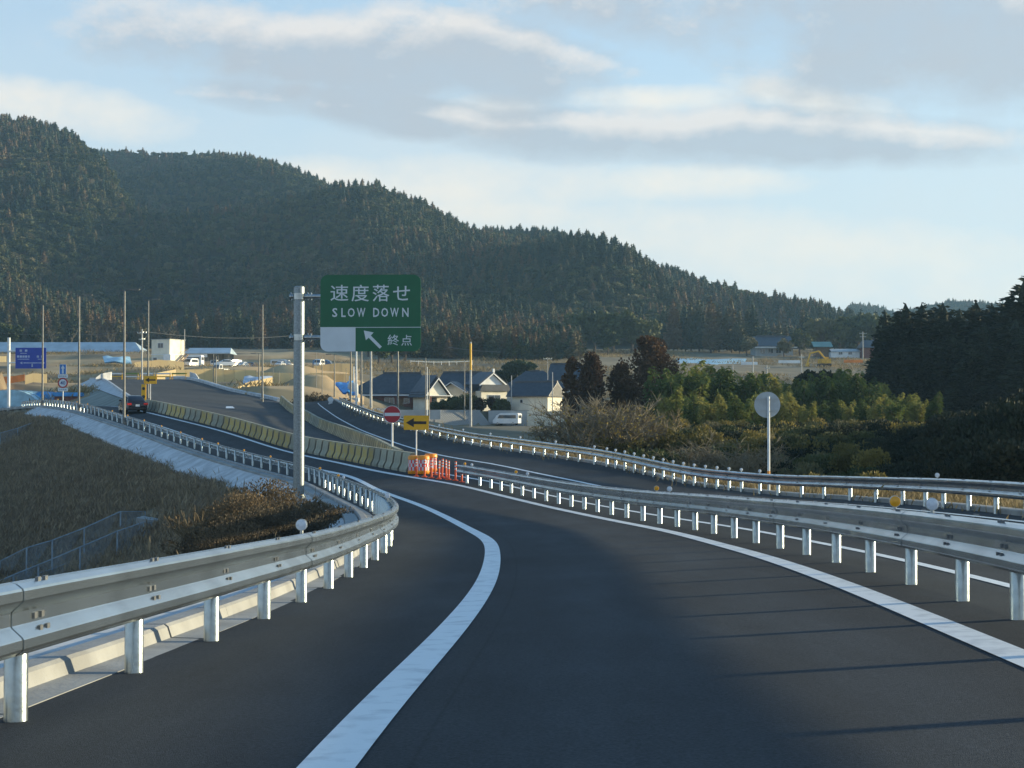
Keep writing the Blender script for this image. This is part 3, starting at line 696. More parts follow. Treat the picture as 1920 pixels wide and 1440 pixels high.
barrier_row(CB2, CB2.find_px(752, 71, 90), CB2.find_y(189), lambda px, i: 'g' if (585 < px < 603 or px > 745) else 'o', 'rear', 0)

# ------------------------------------------------------------------ text helper: flat lettering as thin meshes
def letters(name, txt, x0, x1, z0, z1, y, material, parent, bold=0.0):
    cu = bpy.data.curves.new(name, 'FONT'); cu.body = txt; cu.size = 1; cu.offset = bold; cu.resolution_u = 2; cu.extrude = 0
    o = bpy.data.objects.new('tmp', cu); COL.objects.link(o)
    dg = bpy.context.evaluated_depsgraph_get(); me = bpy.data.meshes.new_from_object(o.evaluated_get(dg))
    bpy.data.objects.remove(o)
    n = len(me.vertices); a = np.zeros(n * 3); me.vertices.foreach_get('co', a); a = a.reshape(-1, 3)
    mn, mx = a.min(0), a.max(0); b = np.zeros_like(a)
    b[:, 0] = x0 + (a[:, 0] - mn[0]) / (mx[0] - mn[0]) * (x1 - x0); b[:, 2] = z0 + (a[:, 1] - mn[1]) / (mx[1] - mn[1]) * (z1 - z0); b[:, 1] = y
    me.vertices.foreach_set('co', b.ravel()); me.materials.clear(); me.materials.append(material); me.update(); me.name = name
    return link(name, me, parent)
def rounded(w, h, r, n=6):
    pts = []
    for cx, cz, a0 in ((w/2-r, h/2-r, 0), (-w/2+r, h/2-r, 90), (-w/2+r, -h/2+r, 180), (w/2-r, -h/2+r, 270)):
        for k in range(n + 1):
            a = math.radians(a0 + 90 * k / n); pts.append((cx + r * math.cos(a), cz + r * math.sin(a)))
    return pts

# ------------------------------------------------------------------ the big green sign
def green_sign():
    d = 60.0; base = P(560, 940, d); ml = mpp(d)
    root = thing('expressway_sign', 'large green SLOW DOWN road sign on a thick steel pole beside the left guardrail', 'road sign', base)
    H = (940 - 538) * ml
    mb = MB(); mb.lathe([(.205, -.6), (.205, H - .03), (.20, H), (.12, H + .035)], 24); mb.build('pole', mat('spangled_zinc_pole', (.22, .25, .26), .45, .7, .22, 16, detail=9), root, smooth=True)
    f = MB(); f.lathe([(.30, 0), (.30, .03), (.205, .035)], 24)
    for k in range(8):
        a = k * math.pi / 4; f.box((.255 * math.cos(a), .255 * math.sin(a), .05), (.04, .04, .06))
        f.bar((.21 * math.cos(a), .21 * math.sin(a), .22), (.28 * math.cos(a), .28 * math.sin(a), .04), .012, .05)
    f.build('base_flange', M['galv'], root)
    f = MB(); f.box((0, 0, -.35), (1.3, 1.3, .68)); f.build('foundation', M['concrete'], root)
    def X(px): return (px - 560) * ml
    def Z(py): return (940 - py) * ml
    yf = -.30
    for py in (556, 633):
        b = MB(); z = Z(py)
        b.tube([(-.36, -.02, z), (X(603) + .5, -.02, z)], .085, 12); b.lathe([(.235, -.11), (.235, .11)], 24, (0, 0, z))
        for xx in (-.30, .34, .46): b.tube([(xx - .02, -.02, z), (xx + .02, -.02, z)], .15, 12)
        b.build('bracket', M['galv'], root, smooth=True)
        b = MB(); b.tube([(X(603) + .1, -.14, z), (X(791) - .15, -.14, z)], .05, 8); b.bar((X(620), -.02, z), (X(620), -.2, z), .08, .1); b.bar((X(603) + .3, -.02, z), (X(603) + .3, -.16, z), .08, .1); b.build('cross_arm', M['galv'], root)
    cx, cz = (X(603) + X(791)) / 2, (Z(517) + Z(660)) / 2; w, h = X(791) - X(603), Z(517) - Z(660)
    pb = MB(); pb.prism(rounded(w, h, .28), -.02, .02); panel = pb.build('panel', [M['sign_green']], root, (cx, yf, cz))
    bk = MB(); bk.prism(rounded(w - .02, h - .02, .27), .021, .03)
    for zz in (-.9, 0, .9): bk.box((0, .06, zz), (w * .94, .06, .08))
    bk.build('panel_back', M['sign_back'], panel)
    def pxp(px): return X(px) - cx
    def pzp(py): return Z(py) - cz
    y = -.0235
    # white corner plate (rounded outer corner) and dividing line
    r = .28; x0, x1, z0, z1 = pxp(603), pxp(669), pzp(660), pzp(614.5)
    pts = [(x1, z0), (x1, z1), (x0, z1)] + [(x0 + r - r * math.cos(a), z0 + r - r * math.sin(a)) for a in np.linspace(0, math.pi / 2, 7)]
    q = MB(); q.prism(pts, y, y + .002); q.build('blank_plate', M['sign_white'], panel)
    q = MB(); q.box(((pxp(669) + pxp(791)) / 2, y, pzp(615.2)), (pxp(791) - pxp(669), .003, .022)); q.build('dividing_line', M['sign_white'], panel)
    q = MB(); S = lambda a, b: (pxp(590 + a * 220 / 1920), pzp(505 + b * 165 / 1440))
    q.prism([S(*k) for k in ((825, 1012), (985, 1045), (940, 1095), (1120, 1275), (1085, 1308), (905, 1130), (860, 1170))], y, y + .002); q.build('arrow', M['sign_white'], panel)
    for ch, a, b, c, e in (('速', 278, 572, 268, 528), ('度', 625, 908, 268, 538), ('落', 968, 1242, 268, 540), ('せ', 1303, 1578, 290, 525), ('終', 1215, 1398, 1080, 1255), ('点', 1437, 1610, 1085, 1260)):
        l, t = S(a, c); rr, bt = S(b, e); letters('lettering', ch, l, rr, bt, t, y, M['sign_white'], panel, .004)
    for ch, a, b in (('S', 308, 392), ('L', 457, 528), ('O', 562, 676), ('W', 712, 850), ('D', 978, 1078), ('O', 1110, 1222), ('W', 1256, 1396), ('N', 1452, 1556)):
        l, t = S(a, 645); rr, bt = S(b, 792); letters('lettering', ch, l, rr, bt, t, y, M['sign_white'], panel, .016)
    root.rotation_euler[2] = math.radians(-3)
green_sign()

# ------------------------------------------------------------------ small signs at the gore
def disc(r, y0, y1, n=40): return [(r * math.cos(2 * math.pi * k / n), r * math.sin(2 * math.pi * k / n)) for k in range(n)]
def surf_z(px, d, fallback=None):
    """height of the paved surfaces under a screen column at a distance"""
    x = (px - 960) / FPX * d
    A = np.concatenate([rowL, rowO]); B = np.concatenate([rowM, rowR]); best = (1e9, 0)
    t = np.linspace(0, 1, 25); V = (A[:, None] * (1 - t)[None, :, None] + B[:, None] * t[None, :, None]).reshape(-1, 3)
    W = (mA[:, None] * (1 - t)[None, :, None] + mB[:, None] * t[None, :, None]).reshape(-1, 3); V = np.concatenate([V, W])
    i = int(np.argmin((V[:, 0] - x) ** 2 + (V[:, 1] - d) ** 2)); return float(V[i, 2])
def no_entry():
    d = 81.0; x = (735.5 - 960) / FPX * d; z0 = surf_z(735, d); top = P(736, 777, d).z
    root = thing('no_entry_sign', 'round red no entry sign on a white pole behind the front barrier row', 'road sign', (x, d, z0))
    b = MB(); b.box((0, 0, .27), (1.0, .5, .54)); b.box((0, 0, .56), (.9, .4, .05)); b.build('weight_block', M['barrier_g'], root)
    b = MB(); b.tube([(0, 0, .5), (0, 0, top - z0 + .2)], .05, 10); b.build('pole', M['white_pole'], root, smooth=True)
    r = 16.4 * mpp(d); pl = MB(); pl.prism(disc(r, 0, 0), -.015, .0); face = pl.build('sign_plate', M['sign_white'], root, (0, -.07, top - z0))
    b = MB(); b.prism(disc(r * .95, 0, 0), -.0175, -.0145); b.build('red_disc', M['sign_red'], face)
    b = MB(); b.box((0, -.019, 0), (r * 1.74, .003, r * .36)); b.build('white_bar', M['sign_white'], face)
    b = MB(); b.box((0, .03, r * .4), (.16, .08, .05)); b.box((0, .03, -r * .4), (.16, .08, .05)); b.build('clamp', M['galv'], face)
no_entry()
def arrow_board(px, py, w_px, h_px, d, label, base_z, pole_px=None, extra=None):
    x = (px - 960) / FPX * d; c = P(px, py, d); ml = mpp(d)
    root = thing('arrow_sign', label, 'road sign', (x, d, base_z))
    b = MB(); b.tube([(0, 0, -.1), (0, 0, c.z - base_z)], .032, 10); b.box((0, 0, .03), (.5, .5, .06)); b.build('pole', M['white_pole'], root, smooth=True)
    w, h = w_px * ml, h_px * ml
    b = MB(); b.prism(rounded(w, h, .05, 3), -.02, 0); pl = b.build('sign_plate', M['sign_yellow'], root, (0, -.05, c.z - base_z))
    b = MB(); a = w * .41; b.prism([(-a, 0), (-a * .22, h * .32), (-a * .22, h * .10), (a, h * .10), (a, -h * .10), (-a * .22, -h * .10), (-a * .22, -h * .32)], -.0235, -.021); b.build('arrow', M['black'], pl)
    b = MB(); b.box((0, .02, h * .25), (.12, .05, .04)); b.box((0, .02, -h * .25), (.12, .05, .04)); b.build('clamp', M['galv'], pl)
    return root
arrow_board(780.5, 792.5, 47, 27, 71.6, 'yellow board with black left arrow above the checked drums', surf_z(780, 71.6))
ab = arrow_board(282, 712.5, 24, 14.5, 141, 'small yellow left arrow board beyond the dark sedan', surf_z(282, 141))
# portable warning board with two lamps beside it
def lamp_board():
    d = 140.0; z0 = surf_z(269, d); c = P(269.5, 736, d); ml = mpp(d)
    root = thing('warning_light_board', 'narrow yellow board with two dark lamps just beyond the sedan', 'warning light', (c.x, d, z0))
    b = MB(); b.box((0, 0, c.z - z0), (8.5 * ml, .10, 31 * ml)); body = b.build('board', M['sign_yellow'], root)
    for dz in (.35, -.35):
        b = MB(); b.tube([(0, -.05, c.z - z0 + dz), (0, -.12, c.z - z0 + dz)], .13, 14); b.build('lamp', M['black'], root)
    b = MB(); b.tube([(-.1, 0, 0), (-.1, 0, c.z - z0)], .025, 6); b.tube([(.1, 0, 0), (.1, 0, c.z - z0)], .025, 6); b.box((0, 0, .03), (.5, .5, .06)); b.build('stand', M['white_pole'], root)
lamp_board()
# drums
def drum(px, d, label):
    x = (px - 960) / FPX * d; z0 = surf_z(px, d); root = thing('cushion_drum', label, 'drum', (x, d, z0), R.uniform(-.2, .2), 'checked cushion drums')
    b = MB(); b.lathe([(.27, 0), (.285, .02), (.285, .13), (.262, .15), (.262, .62), (.285, .64), (.285, .74), (.25, .80), (.1, .815)], 28); b.build('body', M['orange'], root, smooth=True)
    n = 20
    for rr in range(3):
        for k in range(n):
            a0, a1 = 2 * math.pi * k / n, 2 * math.pi * (k + 1) / n; z1 = .155 + rr * .155; z2 = z1 + .153
            b = MB(); b.add([(.2655 * math.cos(a0), .2655 * math.sin(a0), z1), (.2655 * math.cos(a1), .2655 * math.sin(a1), z1), (.2655 * math.cos(a1), .2655 * math.sin(a1), z2), (.2655 * math.cos(a0), .2655 * math.sin(a0), z2)], [(0, 1, 2, 3)])
            if math.sin((a0 + a1) / 2) < .3: b.build('check', M['red'] if (rr + k) % 2 else M['sign_white'], root)
drum(777, 70.6, 'orange drum with red and white checks, leftmost of the three'); drum(793.5, 70.2, 'orange drum with red and white checks, in the middle of three'); drum(808, 71.2, 'orange drum with red and white checks, rightmost beside the rubber poles')
# rubber lane poles
def lane_pole_proto():
    root = link('lane_pole', None)
    b = MB(); b.lathe([(.13, 0), (.13, .03), (.06, .06), (.042, .08), (.040, .79), (.03, .80)], 14); b.build('post', M['red_or'], root, smooth=True)
    for z in (.46, .58, .70):
        b = MB(); b.lathe([(.0415, z), (.0415, z + .055)], 14); b.build('white_band', M['sign_white'], root, smooth=True)
    return root
lpz = [(781, 890), (796, 892), (809, 894), (816, 889.5), (823, 896), (829, 894), (837, 895.5), (841, 898), (854, 900), (866, 903)]
proto = lane_pole_proto()
for i, (px, py) in enumerate(lpz):
    d = 65.3 + (903 - py) / 15 * 4.6; o = proto if i == 0 else copy_tree(proto)
    x = (px - 960) / FPX * d; o.location = (x, d, surf_z(px, d)); o.rotation_euler = (R.uniform(-.03, .03), R.uniform(-.03, .03), R.uniform(0, 6))
    if i == len(lpz) - 1: o.scale = (1, 1, .62)
    tag(o, 'orange rubber lane pole with white bands, %s from the left' % ordn(i) if i < len(lpz) - 1 else 'shortest orange lane pole right before the median guardrail end', 'lane pole', 'rubber lane poles')
# round sign seen from behind, right verge
def round_back_sign():
    t = CR.find_px(1441, 30, 70); p = CR.off(t, 1.1); d = p.y; x = (1441 - 960) / FPX * d; z0 = gz(x, d); c = P(1439, 759, d); ml = mpp(d)
    root = thing('round_road_sign', 'round sign seen from behind on a white pole beyond the right guardrail', 'road sign', (x, d, z0))
    b = MB(); b.tube([(0, 0, -.3), (0, 0, c.z - z0 + .28)], .045, 12); b.build('pole', M['white_pole'], root, smooth=True)
    b = MB(); b.lathe([(.047, P(0, 889, d).z - z0), (.047, P(0, 883, d).z - z0)], 12); b.build('orange_band', M['orange'], root)
    r = 24.5 * ml; b = MB(); b.prism(disc(r, 0, 0), 0, .012); pl = b.build('sign_plate', M['sign_back'], root, (-.03, .075, c.z - z0))
    for dz in (r * .48, -r * .42):
        b = MB(); b.box((0, -.02, dz), (r * 1.66, .035, .03)); b.box((.03, -.05, dz), (.13, .06, .05)); b.build('stiffener', M['sign_back'], pl)
round_back_sign()
# one-way and 40 signs on one pole, far left
def speed_sign():
    t = CL.find_px(118, 130, 165); p = CL.off(t, -.9); d = p.y; x = (118 - 960) / FPX * d; z0 = min(gz(x, d), P(0, 768, d).z); ml = mpp(d)
    root = thing('speed_limit_sign', 'pole with blue one way arrow above a round 40 limit sign', 'road sign', (x, d, z0))
    zz = lambda py: P(118, py, d).z - z0
    b = MB(); b.tube([(0, 0, -.5), (0, 0, zz(683))], .05, 10); b.build('pole', M['white_pole'], root, smooth=True)
    b = MB(); b.prism(rounded(12.5 * ml, 19 * ml, .05, 3), -.015, 0); pl = b.build('one_way_plate', M['sign_white'], root, (0, -.06, zz(692.5)))
    b = MB(); b.prism(rounded(11.3 * ml, 17.8 * ml, .05, 3), -.018, -.0155); b.build('blue_field', mat('one_way_blue', (.02, .17, .50), .5), pl)
    b = MB(); w = ml; b.prism([(0, 8 * w), (3.8 * w, 1.5 * w), (1.6 * w, 1.5 * w), (1.6 * w, -8 * w), (-1.6 * w, -8 * w), (-1.6 * w, 1.5 * w), (-3.8 * w, 1.5 * w)], -.021, -.0185); b.build('arrow', M['sign_white'], pl)
    for py in (705.5, 730.5):
        b = MB(); b.box((0, -.065, zz(py)), (18.5 * ml, .012, 6.5 * ml)); q = b.build('supplementary_plate', M['sign_white'], root)
        b = MB()
        for k in range(4): b.box(((k - 1.5) * 3.6 * ml, -.073, zz(py)), (2.2 * ml, .003, 2.4 * ml))
        b.build('lettering', M['fence_steel'], q)
    r = 9.6 * ml; b = MB(); b.prism(disc(r, 0, 0), -.015, 0); pl = b.build('limit_plate', M['sign_red'], root, (0, -.06, zz(718)))
    b = MB(); b.prism(disc(r * .74, 0, 0), -.0185, -.0155); b.build('white_disc', M['sign_white'], pl)
    letters('lettering', '40', -r * .5, r * .5, -r * .36, r * .36, -.0215, mat('limit_blue', (.03, .06, .22), .5), pl, .02)
speed_sign()
# blue direction sign, far left
def blue_sign():
    d = 182.0; base = P(16, 778, d); ml = mpp(d); z0 = base.z
    root = thing('direction_sign', 'blue direction sign on a pale pole at the far left', 'road sign', (base.x, d, z0))
    b = MB(); b.tube([(0, 0, -1.5), (0, 0, (778 - 633) * ml)], .17, 12); b.build('pole', M['white_pole'], root, smooth=True)
    X = lambda px: (px - 16) * ml
    Z = lambda py: (778 - py) * ml
    for py in (658, 680):
        b = MB(); b.tube([(0, 0, Z(py)), (X(34), 0, Z(py))], .08, 8); b.build('bracket', M['white_pole'], root)
    b = MB(); b.box(((X(29) + X(86.5)) / 2, -.1, (Z(652) + Z(691)) / 2), (X(86.5) - X(29), .04, Z(652) - Z(691))); pl = b.build('panel', M['sign_blue'], root)
    dim = mat('dim_white_print', (.42, .48, .62), .5)
    b = MB()
    for px, py, w, h in [(39, 657.5, 4.5, 4), (49, 657.5, 4.5, 4), (44, 662.5, 12, 1.2), (34, 668.5, 4, 4), (39, 668.5, 4, 4), (44, 668.5, 4, 4), (49, 668.5, 4, 4), (54, 668.5, 3, 4), (44, 673.5, 22, 1.2), (71, 668.5, 4, 4), (79, 668.5, 4, 4), (75, 673.5, 8, 1.2), (61, 680.5, 34, 1.6), (60.5, 685, 2.6, 6)]:
        b.box((X(px), -.123, Z(py)), (w * ml, .004, h * ml))
    for s, px in ((-1, 42), (1, 80)): b.prism([(X(px), Z(678)), (X(px), Z(683)), (X(px + s * 5), Z(680.5))], -.125, -.122)
    b.build('lettering', dim, pl)
blue_sign()
# ------------------------------------------------------------------ lamp posts and poles
def street_lamp(px, top, base, d, label, arm=1, z0=None, h=None, grp='street lamps'):
    p = P(px, base, d); z0 = p.z if z0 is None else z0; H = P(px, top, d).z - z0
    root = thing('street_lamp', label, 'street lamp', (p.x, d, z0), 0, grp)
    k = max(1.0, d / 140.0)
    b = MB(); b.lathe([(.13, -.4), (.13, .8), (.11, .82), (.065, H)], 10); b.build('pole', M['grey_pole'], root, smooth=True)
    b = MB(); b.tube([(-.35 * arm, 0, H - .02), (.45 * arm, 0, H + .05)], .03, 6); b.build('arm', M['grey_pole'], root)
    b = MB(); b.box((.75 * arm, 0, H + .07), (.75, .26, .08)); b.box((.75 * arm, 0, H + .02), (.6, .2, .03)); b.build('lamp_head', M['grey_pole'], root)
    b = MB(); b.box((0, 0, .0), (.42, .42, .06)); b.build('base_plate', M['galv'], root)
def lamp_on(c, px, top, y0, y1, o, label, arm=1):
    t = c.find_px(px, y0, y1); p = c.off(t, o); d = p.y; z = c.at(t).z - .25 if o < 0 else c.at(t).z
    street_lamp(px, top, 0, d, label, arm, z)
lamp_on(CL, 236, 544.5, 105, 135, -1.4, 'tall grey street lamp in front of the dark sedan')
lamp_on(CL, 151.5, 554.5, 128, 150, -1.4, 'tall grey street lamp just right of the 40 limit sign')
lamp_on(CL, 83.5, 571, 150, 175, -1.4, 'tall grey street lamp in front of the blue direction sign')
street_lamp(277.5, 562.5, 752, 166, 'grey street lamp behind the small yellow arrow board', 1)
street_lamp(492, 570, 747, 181, 'lone grey street lamp left of the green sign pole', -1)
street_lamp(485.5, 663, 747, 214, 'short lamp with white head beside the lone street lamp', -1)
street_lamp(627, 665, 757, 206, 'short grey lamp under the white part of the green sign', -1)
def util_pole(px, top, base, d, label, m='conc_pole', r=.16, arms=(), name='utility_pole'):
    p = P(px, base, d); H = P(px, top, d).z - p.z
    root = thing(name, label, 'pole', (p.x, d, p.z))
    b = MB(); b.lathe([(r, -1.2), (r * .62, H)], 10); b.build('shaft', M[m], root, smooth=True)
    for a, w in arms:
        b = MB(); z = H - a; b.box((0, -.12, z), (w, .09, .09))
        for s in (-.45, -.15, .15, .45): b.tube([(s * w, -.12, z + .04), (s * w, -.12, z + .2)], .04, 6)
        b.build('cross_arm', M['galv'], root)
    return root, H
util_pole(266, 617, 745, 240, 'concrete utility pole with cross arm left of the small arrow board', arms=((.6, 1.4), (1.6, .9)))
util_pole(657.5, 655, 770, 150, 'dark thin pole below the white plate of the green sign', 'grey_pole', .10)
util_pole(668, 655, 762, 172, 'slim white pole rising behind the far end of the right guardrail', 'white_pole', .13)
util_pole(677.5, 655, 768, 168, 'grey pole right of the slim white pole under the sign arrow', 'grey_pole', .12)
util_pole(695.5, 645, 768, 152, 'pale jointed pole in front of the brick house roof left side', 'conc_pole', .14)
util_pole(746, 645, 765, 170, 'grey pole in front of the middle of the brick house', 'grey_pole', .13)
util_pole(798, 671, 785, 235, 'thin grey pole in front of the brick house porch', 'grey_pole', .09)
util_pole(804.5, 692, 785, 228, 'short dark pole just right of the porch lamp pole', 'grey_pole', .10)
util_pole(801, 688, 776, 232, 'thin white pole at the porch corner', 'white_pole', .08)
util_pole(871, 677, 796, 262, 'thin dark pole left of the yellow wrapped pole', 'grey_pole', .10)
yp, yH = util_pole(882.5, 641, 796, 258, 'utility pole with bright yellow upper sleeve in front of the retaining wall', 'conc_pole', .22)
b = MB(); b.lathe([(.175, yH * .66), (.175, yH * .98)], 10); b.build('yellow_sleeve', M['sign_yellow'], yp, smooth=True)
util_pole(959, 704, 770, 268, 'short pale pole left of the white gabled shed', 'conc_pole', .10)
util_pole(1036, 698, 768, 262, 'pale pole in front of the white shed gable', 'conc_pole', .10)
util_pole(1027, 670, 700, 292, 'roof aerial mast above the dark roofs', 'conc_pole', .06, ((.3, 1.6),))
util_pole(346, 617, 680, 352, 'thin mast beside the site office stairs', 'conc_pole', .11)
util_pole(400, 664, 735, 232, 'left of two thin dark posts on the closed road verge', 'grey_pole', .09)
util_pole(405, 668, 735, 232, 'right of two thin dark posts on the closed road verge', 'grey_pole', .09)
for i, (px, tp, bs, d) in enumerate([(512, 690, 735, 250), (523, 696, 745, 225), (604, 668, 757, 200), (593, 660, 735, 255), (649, 690, 735, 245)]):
    util_pole(px, tp, bs, d, 'thin survey post on the building site, %s of five from the left' % ordn(i), 'grey_pole', .06, name='survey_post')
util_pole(1412, 668, 745, 290, 'tallest of three bare poles behind the bamboo', 'conc_pole', .14)
util_pole(1350, 690, 745, 290, 'bare pole left of the tallest pole behind the bamboo', 'conc_pole', .12)
util_pole(1374, 684, 745, 290, 'bare pole between two others behind the bamboo', 'conc_pole', .13)
util_pole(1438, 685, 745, 260, 'utility pole with a bracket above the round sign', 'conc_pole', .14, ((.5, .8),))
util_pole(1503, 664, 745, 300, 'utility pole left of the dark round tree', 'conc_pole', .14, ((.6, 1.0),))
util_pole(1618, 622, 668, 470, 'distant utility pole with cross arms near the right sheds', 'conc_pole', .17, ((.5, 2.2), (1.5, 1.8)))
# overhead wires
def wire(a, b, sag, label, r=.02):
    a, b = Vector(a), Vector(b); pts = []
    for k in range(25):
        t = k / 24; p = a.lerp(b, t); p.z -= sag * 4 * t * (1 - t); pts.append(p - a)
    mb = MB(); mb.tube(pts, r, 4); o = mb.build('overhead_wire', M['grey_pole'], None, a); tag(o, label, 'wire')
wire(P(840, 651, 258), P(940, 660, 258), .15, 'pale pipe like wire crossing the yellow pole top', .05)
wire(P(-80, 616, 250), P(266, 621, 240), .8, 'thin wire running left from the concrete utility pole', .03)
wire(P(266, 621, 240), P(560, 628, 300), .8, 'thin wire running right from the concrete utility pole', .03)

# ------------------------------------------------------------------ vehicles
def car_body(mb, L, W, prof):
    """prof: list of (x along length from rear, half-width bottom, half-width top, z bottom, z top)"""
    rings = []
    for x, wb, wt, zb, zt in prof:
        zm = zb + (zt - zb) * .55; wm = max(wb, wt) if abs(wb - wt) < .12 else wb * .55 + wt * .45 + .02
        rings.append([(-wb, x, zb), (-wm, x, zm), (-wt, x, zt - .03), (-wt * .86, x, zt), (wt * .86, x, zt), (wt, x, zt - .03), (wm, x, zm), (wb, x, zb)])
    mb.loft(rings, closed=True, cap=True)
def wheels(root, W, xs, r, name='wheel'):
    for x in xs:
        for s in (-1, 1):
            b = MB(); b.tube([(s * (W / 2 - .20), x, r), (s * (W / 2 - .02), x, r)], r, 16); w = b.build('wheel', M['tyre'], root, smooth=True)
            b = MB(); b.tube([(s * (W / 2 - .06), x, r), (s * (W / 2 - .005), x, r)], r * .62, 12); b.build('rim', M['car_silver'], w, smooth=True)
def sedan(label, loc, rz, paint, detail=True, grp=None, pitch=0.0):
    root = thing('parked_car' if grp else 'sedan_car', label, 'car', loc, rz, grp); root.rotation_euler = Matrix.Rotation(rz, 3, 'Z').to_euler() if not pitch else (Matrix.Rotation(rz, 3, 'Z') @ Matrix.Rotation(pitch, 3, 'X')).to_euler()
    W = 1.74
    b = MB(); car_body(b, 4.6, W, [(-.02, .72, .70, .42, .82), (.06, .80, .78, .30, .93), (.5, .86, .80, .24, .96), (1.0, .87, .80, .22, .97), (2.3, .87, .82, .20, .93), (3.3, .87, .80, .20, .90), (4.1, .85, .76, .22, .80), (4.5, .76, .66, .28, .68), (4.6, .62, .55, .36, .56)])
    b.build('body', paint, root, smooth=True)
    b = MB(); car_body(b, 0, 0, [(.42, .74, .70, .90, .99), (.95, .76, .58, .90, 1.38), (1.5, .77, .57, .90, 1.45), (2.2, .77, .57, .90, 1.44), (2.75, .76, .58, .88, 1.30), (3.35, .74, .70, .86, .93)])
    cab = b.build('cabin', paint, root, smooth=True)
    b = MB(); b.add([(-.57, .60, 1.06), (.57, .60, 1.06), (.50, .93, 1.345), (-.50, .93, 1.345)], [(0, 1, 2, 3)]); b.build('rear_window', M['glass'], cab)
    for s in (-1, 1):
        b = MB(); b.add([(s * .78, .85, .99), (s * .78, 3.0, .97), (s * .685, 2.55, 1.30), (s * .67, 1.05, 1.32)], [(0, 1, 2, 3)]); b.build('side_window', M['glass'], cab)
    b = MB(); b.add([(-.60, 3.22, 1.0), (.60, 3.22, 1.0), (.52, 2.82, 1.29), (-.52, 2.82, 1.29)], [(0, 1, 2, 3)]); b.build('windscreen', M['glass'], cab)
    wheels(root, W, (.95, 3.65), .31)
    for s in (-1, 1):
        b = MB(); b.box((s * .66, .0, .78), (.34, .10, .16)); b.box((s * .80, .08, .78), (.10, .22, .15)); b.build('tail_light', M['lamp_red'], root)
        b = MB(); b.box((s * .93, 2.75, 1.0), (.2, .1, .13)); b.build('mirror', paint, root)
    b = MB(); b.box((0, -.03, .66), (.33, .02, .165)); b.build('number_plate', M['plate'], root)
    b = MB(); b.box((0, -.02, .44), (1.5, .14, .2)); b.box((0, .0, .81), (.9, .05, .03)); b.build('bumper', paint, root)
    return root
t = CL.find_px(199, 118, 135) + 4.0; p = CL.off(t, 3.0); td = CL.tan(t)
d_car = 131.0; xc = (258 - 960) / FPX * d_car; zc = surf_z(258, d_car)
sedan('dark sedan driving away along the curving lane', (xc, d_car, zc), math.atan2(td.y, td.x) - math.pi / 2, M['car_dark'], pitch=.035)
def van(label, px, py, d, rz, paint, L=4.6, W=1.7, H=1.95, kind='van'):
    p = P(px, py, d); root = thing('parked_van', label, kind, p, rz, 'vehicles parked on the building site' if d > 300 else None)
    b = MB(); car_body(b, L, W, [(0, W*.47, W*.44, .30, H * .93), (.15, W*.49, W*.45, .26, H), (L * .7, W*.49, W*.45, .26, H), (L * .86, W*.49, W*.42, .26, H * .82), (L * .94, W*.48, W*.44, .28, H * .52), (L, W*.42, W*.38, .34, H * .44)])
    body = b.build('body', paint, root, smooth=True)
    for s in (-1, 1):
        b = MB(); b.add([(s * (W*.497), .35, H*.56), (s * (W*.497), L*.80, H*.56), (s * (W*.474), L*.74, H*.84), (s * (W*.474), .4, H*.84)], [(0, 1, 2, 3)]); b.build('side_window', M['glass'], body)
    b = MB(); b.add([(-W*.42, L*.935, H*.58), (W*.42, L*.935, H*.58), (W*.38, L*.85, H*.88), (-W*.38, L*.85, H*.88)], [(0, 1, 2, 3)]); b.build('windscreen', M['glass'], body)
    b = MB(); b.box((0, -.012, H * .7), (W * .7, .02, H * .25)); b.build('rear_window', M['glass'], body)
    wheels(root, W, (L * .2, L * .8), .30)
    for s in (-1, 1):
        b = MB(); b.box((s * W * .32, L * .985, H * .36), (.26, .08, .14)); b.build('headlight', M['plate'], body)
    return root
def truck(label, px, py, d, rz, W=1.45, L=3.4):
    p = P(px, py, d); root = thing('kei_truck', label, 'truck', p, rz, 'vehicles parked on the building site')
    b = MB(); b.prism([(L, .35), (L, .95), (L - .28, 1.75), (L - 1.15, 1.78), (L - 1.2, .35)], -W / 2, W / 2)
    b.v = [(y, x, z) for x, y, z in b.v]; cab = b.build('cab', M['car_white'], root)
    b = MB(); b.add([(-W*.42, L - .03, 1.02), (W*.42, L - .03, 1.02), (W*.40, L - .26, 1.68), (-W*.40, L - .26, 1.68)], [(0, 1, 2, 3)])
    b.v = [(x, y + .02, z) for x, y, z in b.v]; b.build('windscreen', M['glass'], cab)
    for s in (-1, 1):
        b = MB(); b.add([(s * (W/2 + .008), L - 1.05, 1.05), (s * (W/2 + .008), L - .15, 1.05), (s * (W/2 + .008), L - .32, 1.65), (s * (W/2 + .008), L - 1.05, 1.65)], [(0, 1, 2, 3)]); b.build('side_window', M['glass'], cab)
    b = MB(); b.box((0, (L - 1.25) / 2, .62), (W, L - 1.25, .10)); b.box((-W/2 + .02, (L - 1.25) / 2, .80), (.04, L - 1.25, .3)); b.box((W/2 - .02, (L - 1.25) / 2, .80), (.04, L - 1.25, .3)); b.box((0, .02, .80), (W, .04, .3)); b.build('bed', M['car_white'], root)
    wheels(root, W, (.6, L - .6), .28)
def park(fn, px, py, d, *a): return fn
def gpy(px, d, off=0.0):
    """photo row of the ground under a column at a distance"""
    x = (px - 960) / FPX * d; z = gz(x, d) + off; return HY - (z - EYE) / d * FPX
def at_ground(px, d):
    x = (px - 960) / FPX * d; return Vector((x, d, gz(x, d)))
SITE = 'vehicles parked on the building site'
def car_site(label, px, d, rz, paint): sedan(label, at_ground(px, d), rz, paint, False, SITE)
vg = lambda px, d: (px, gpy(px, d), d)
car_site('silver car in front of the site office stairs', 337, 352, 1.6, M['car_silver'])
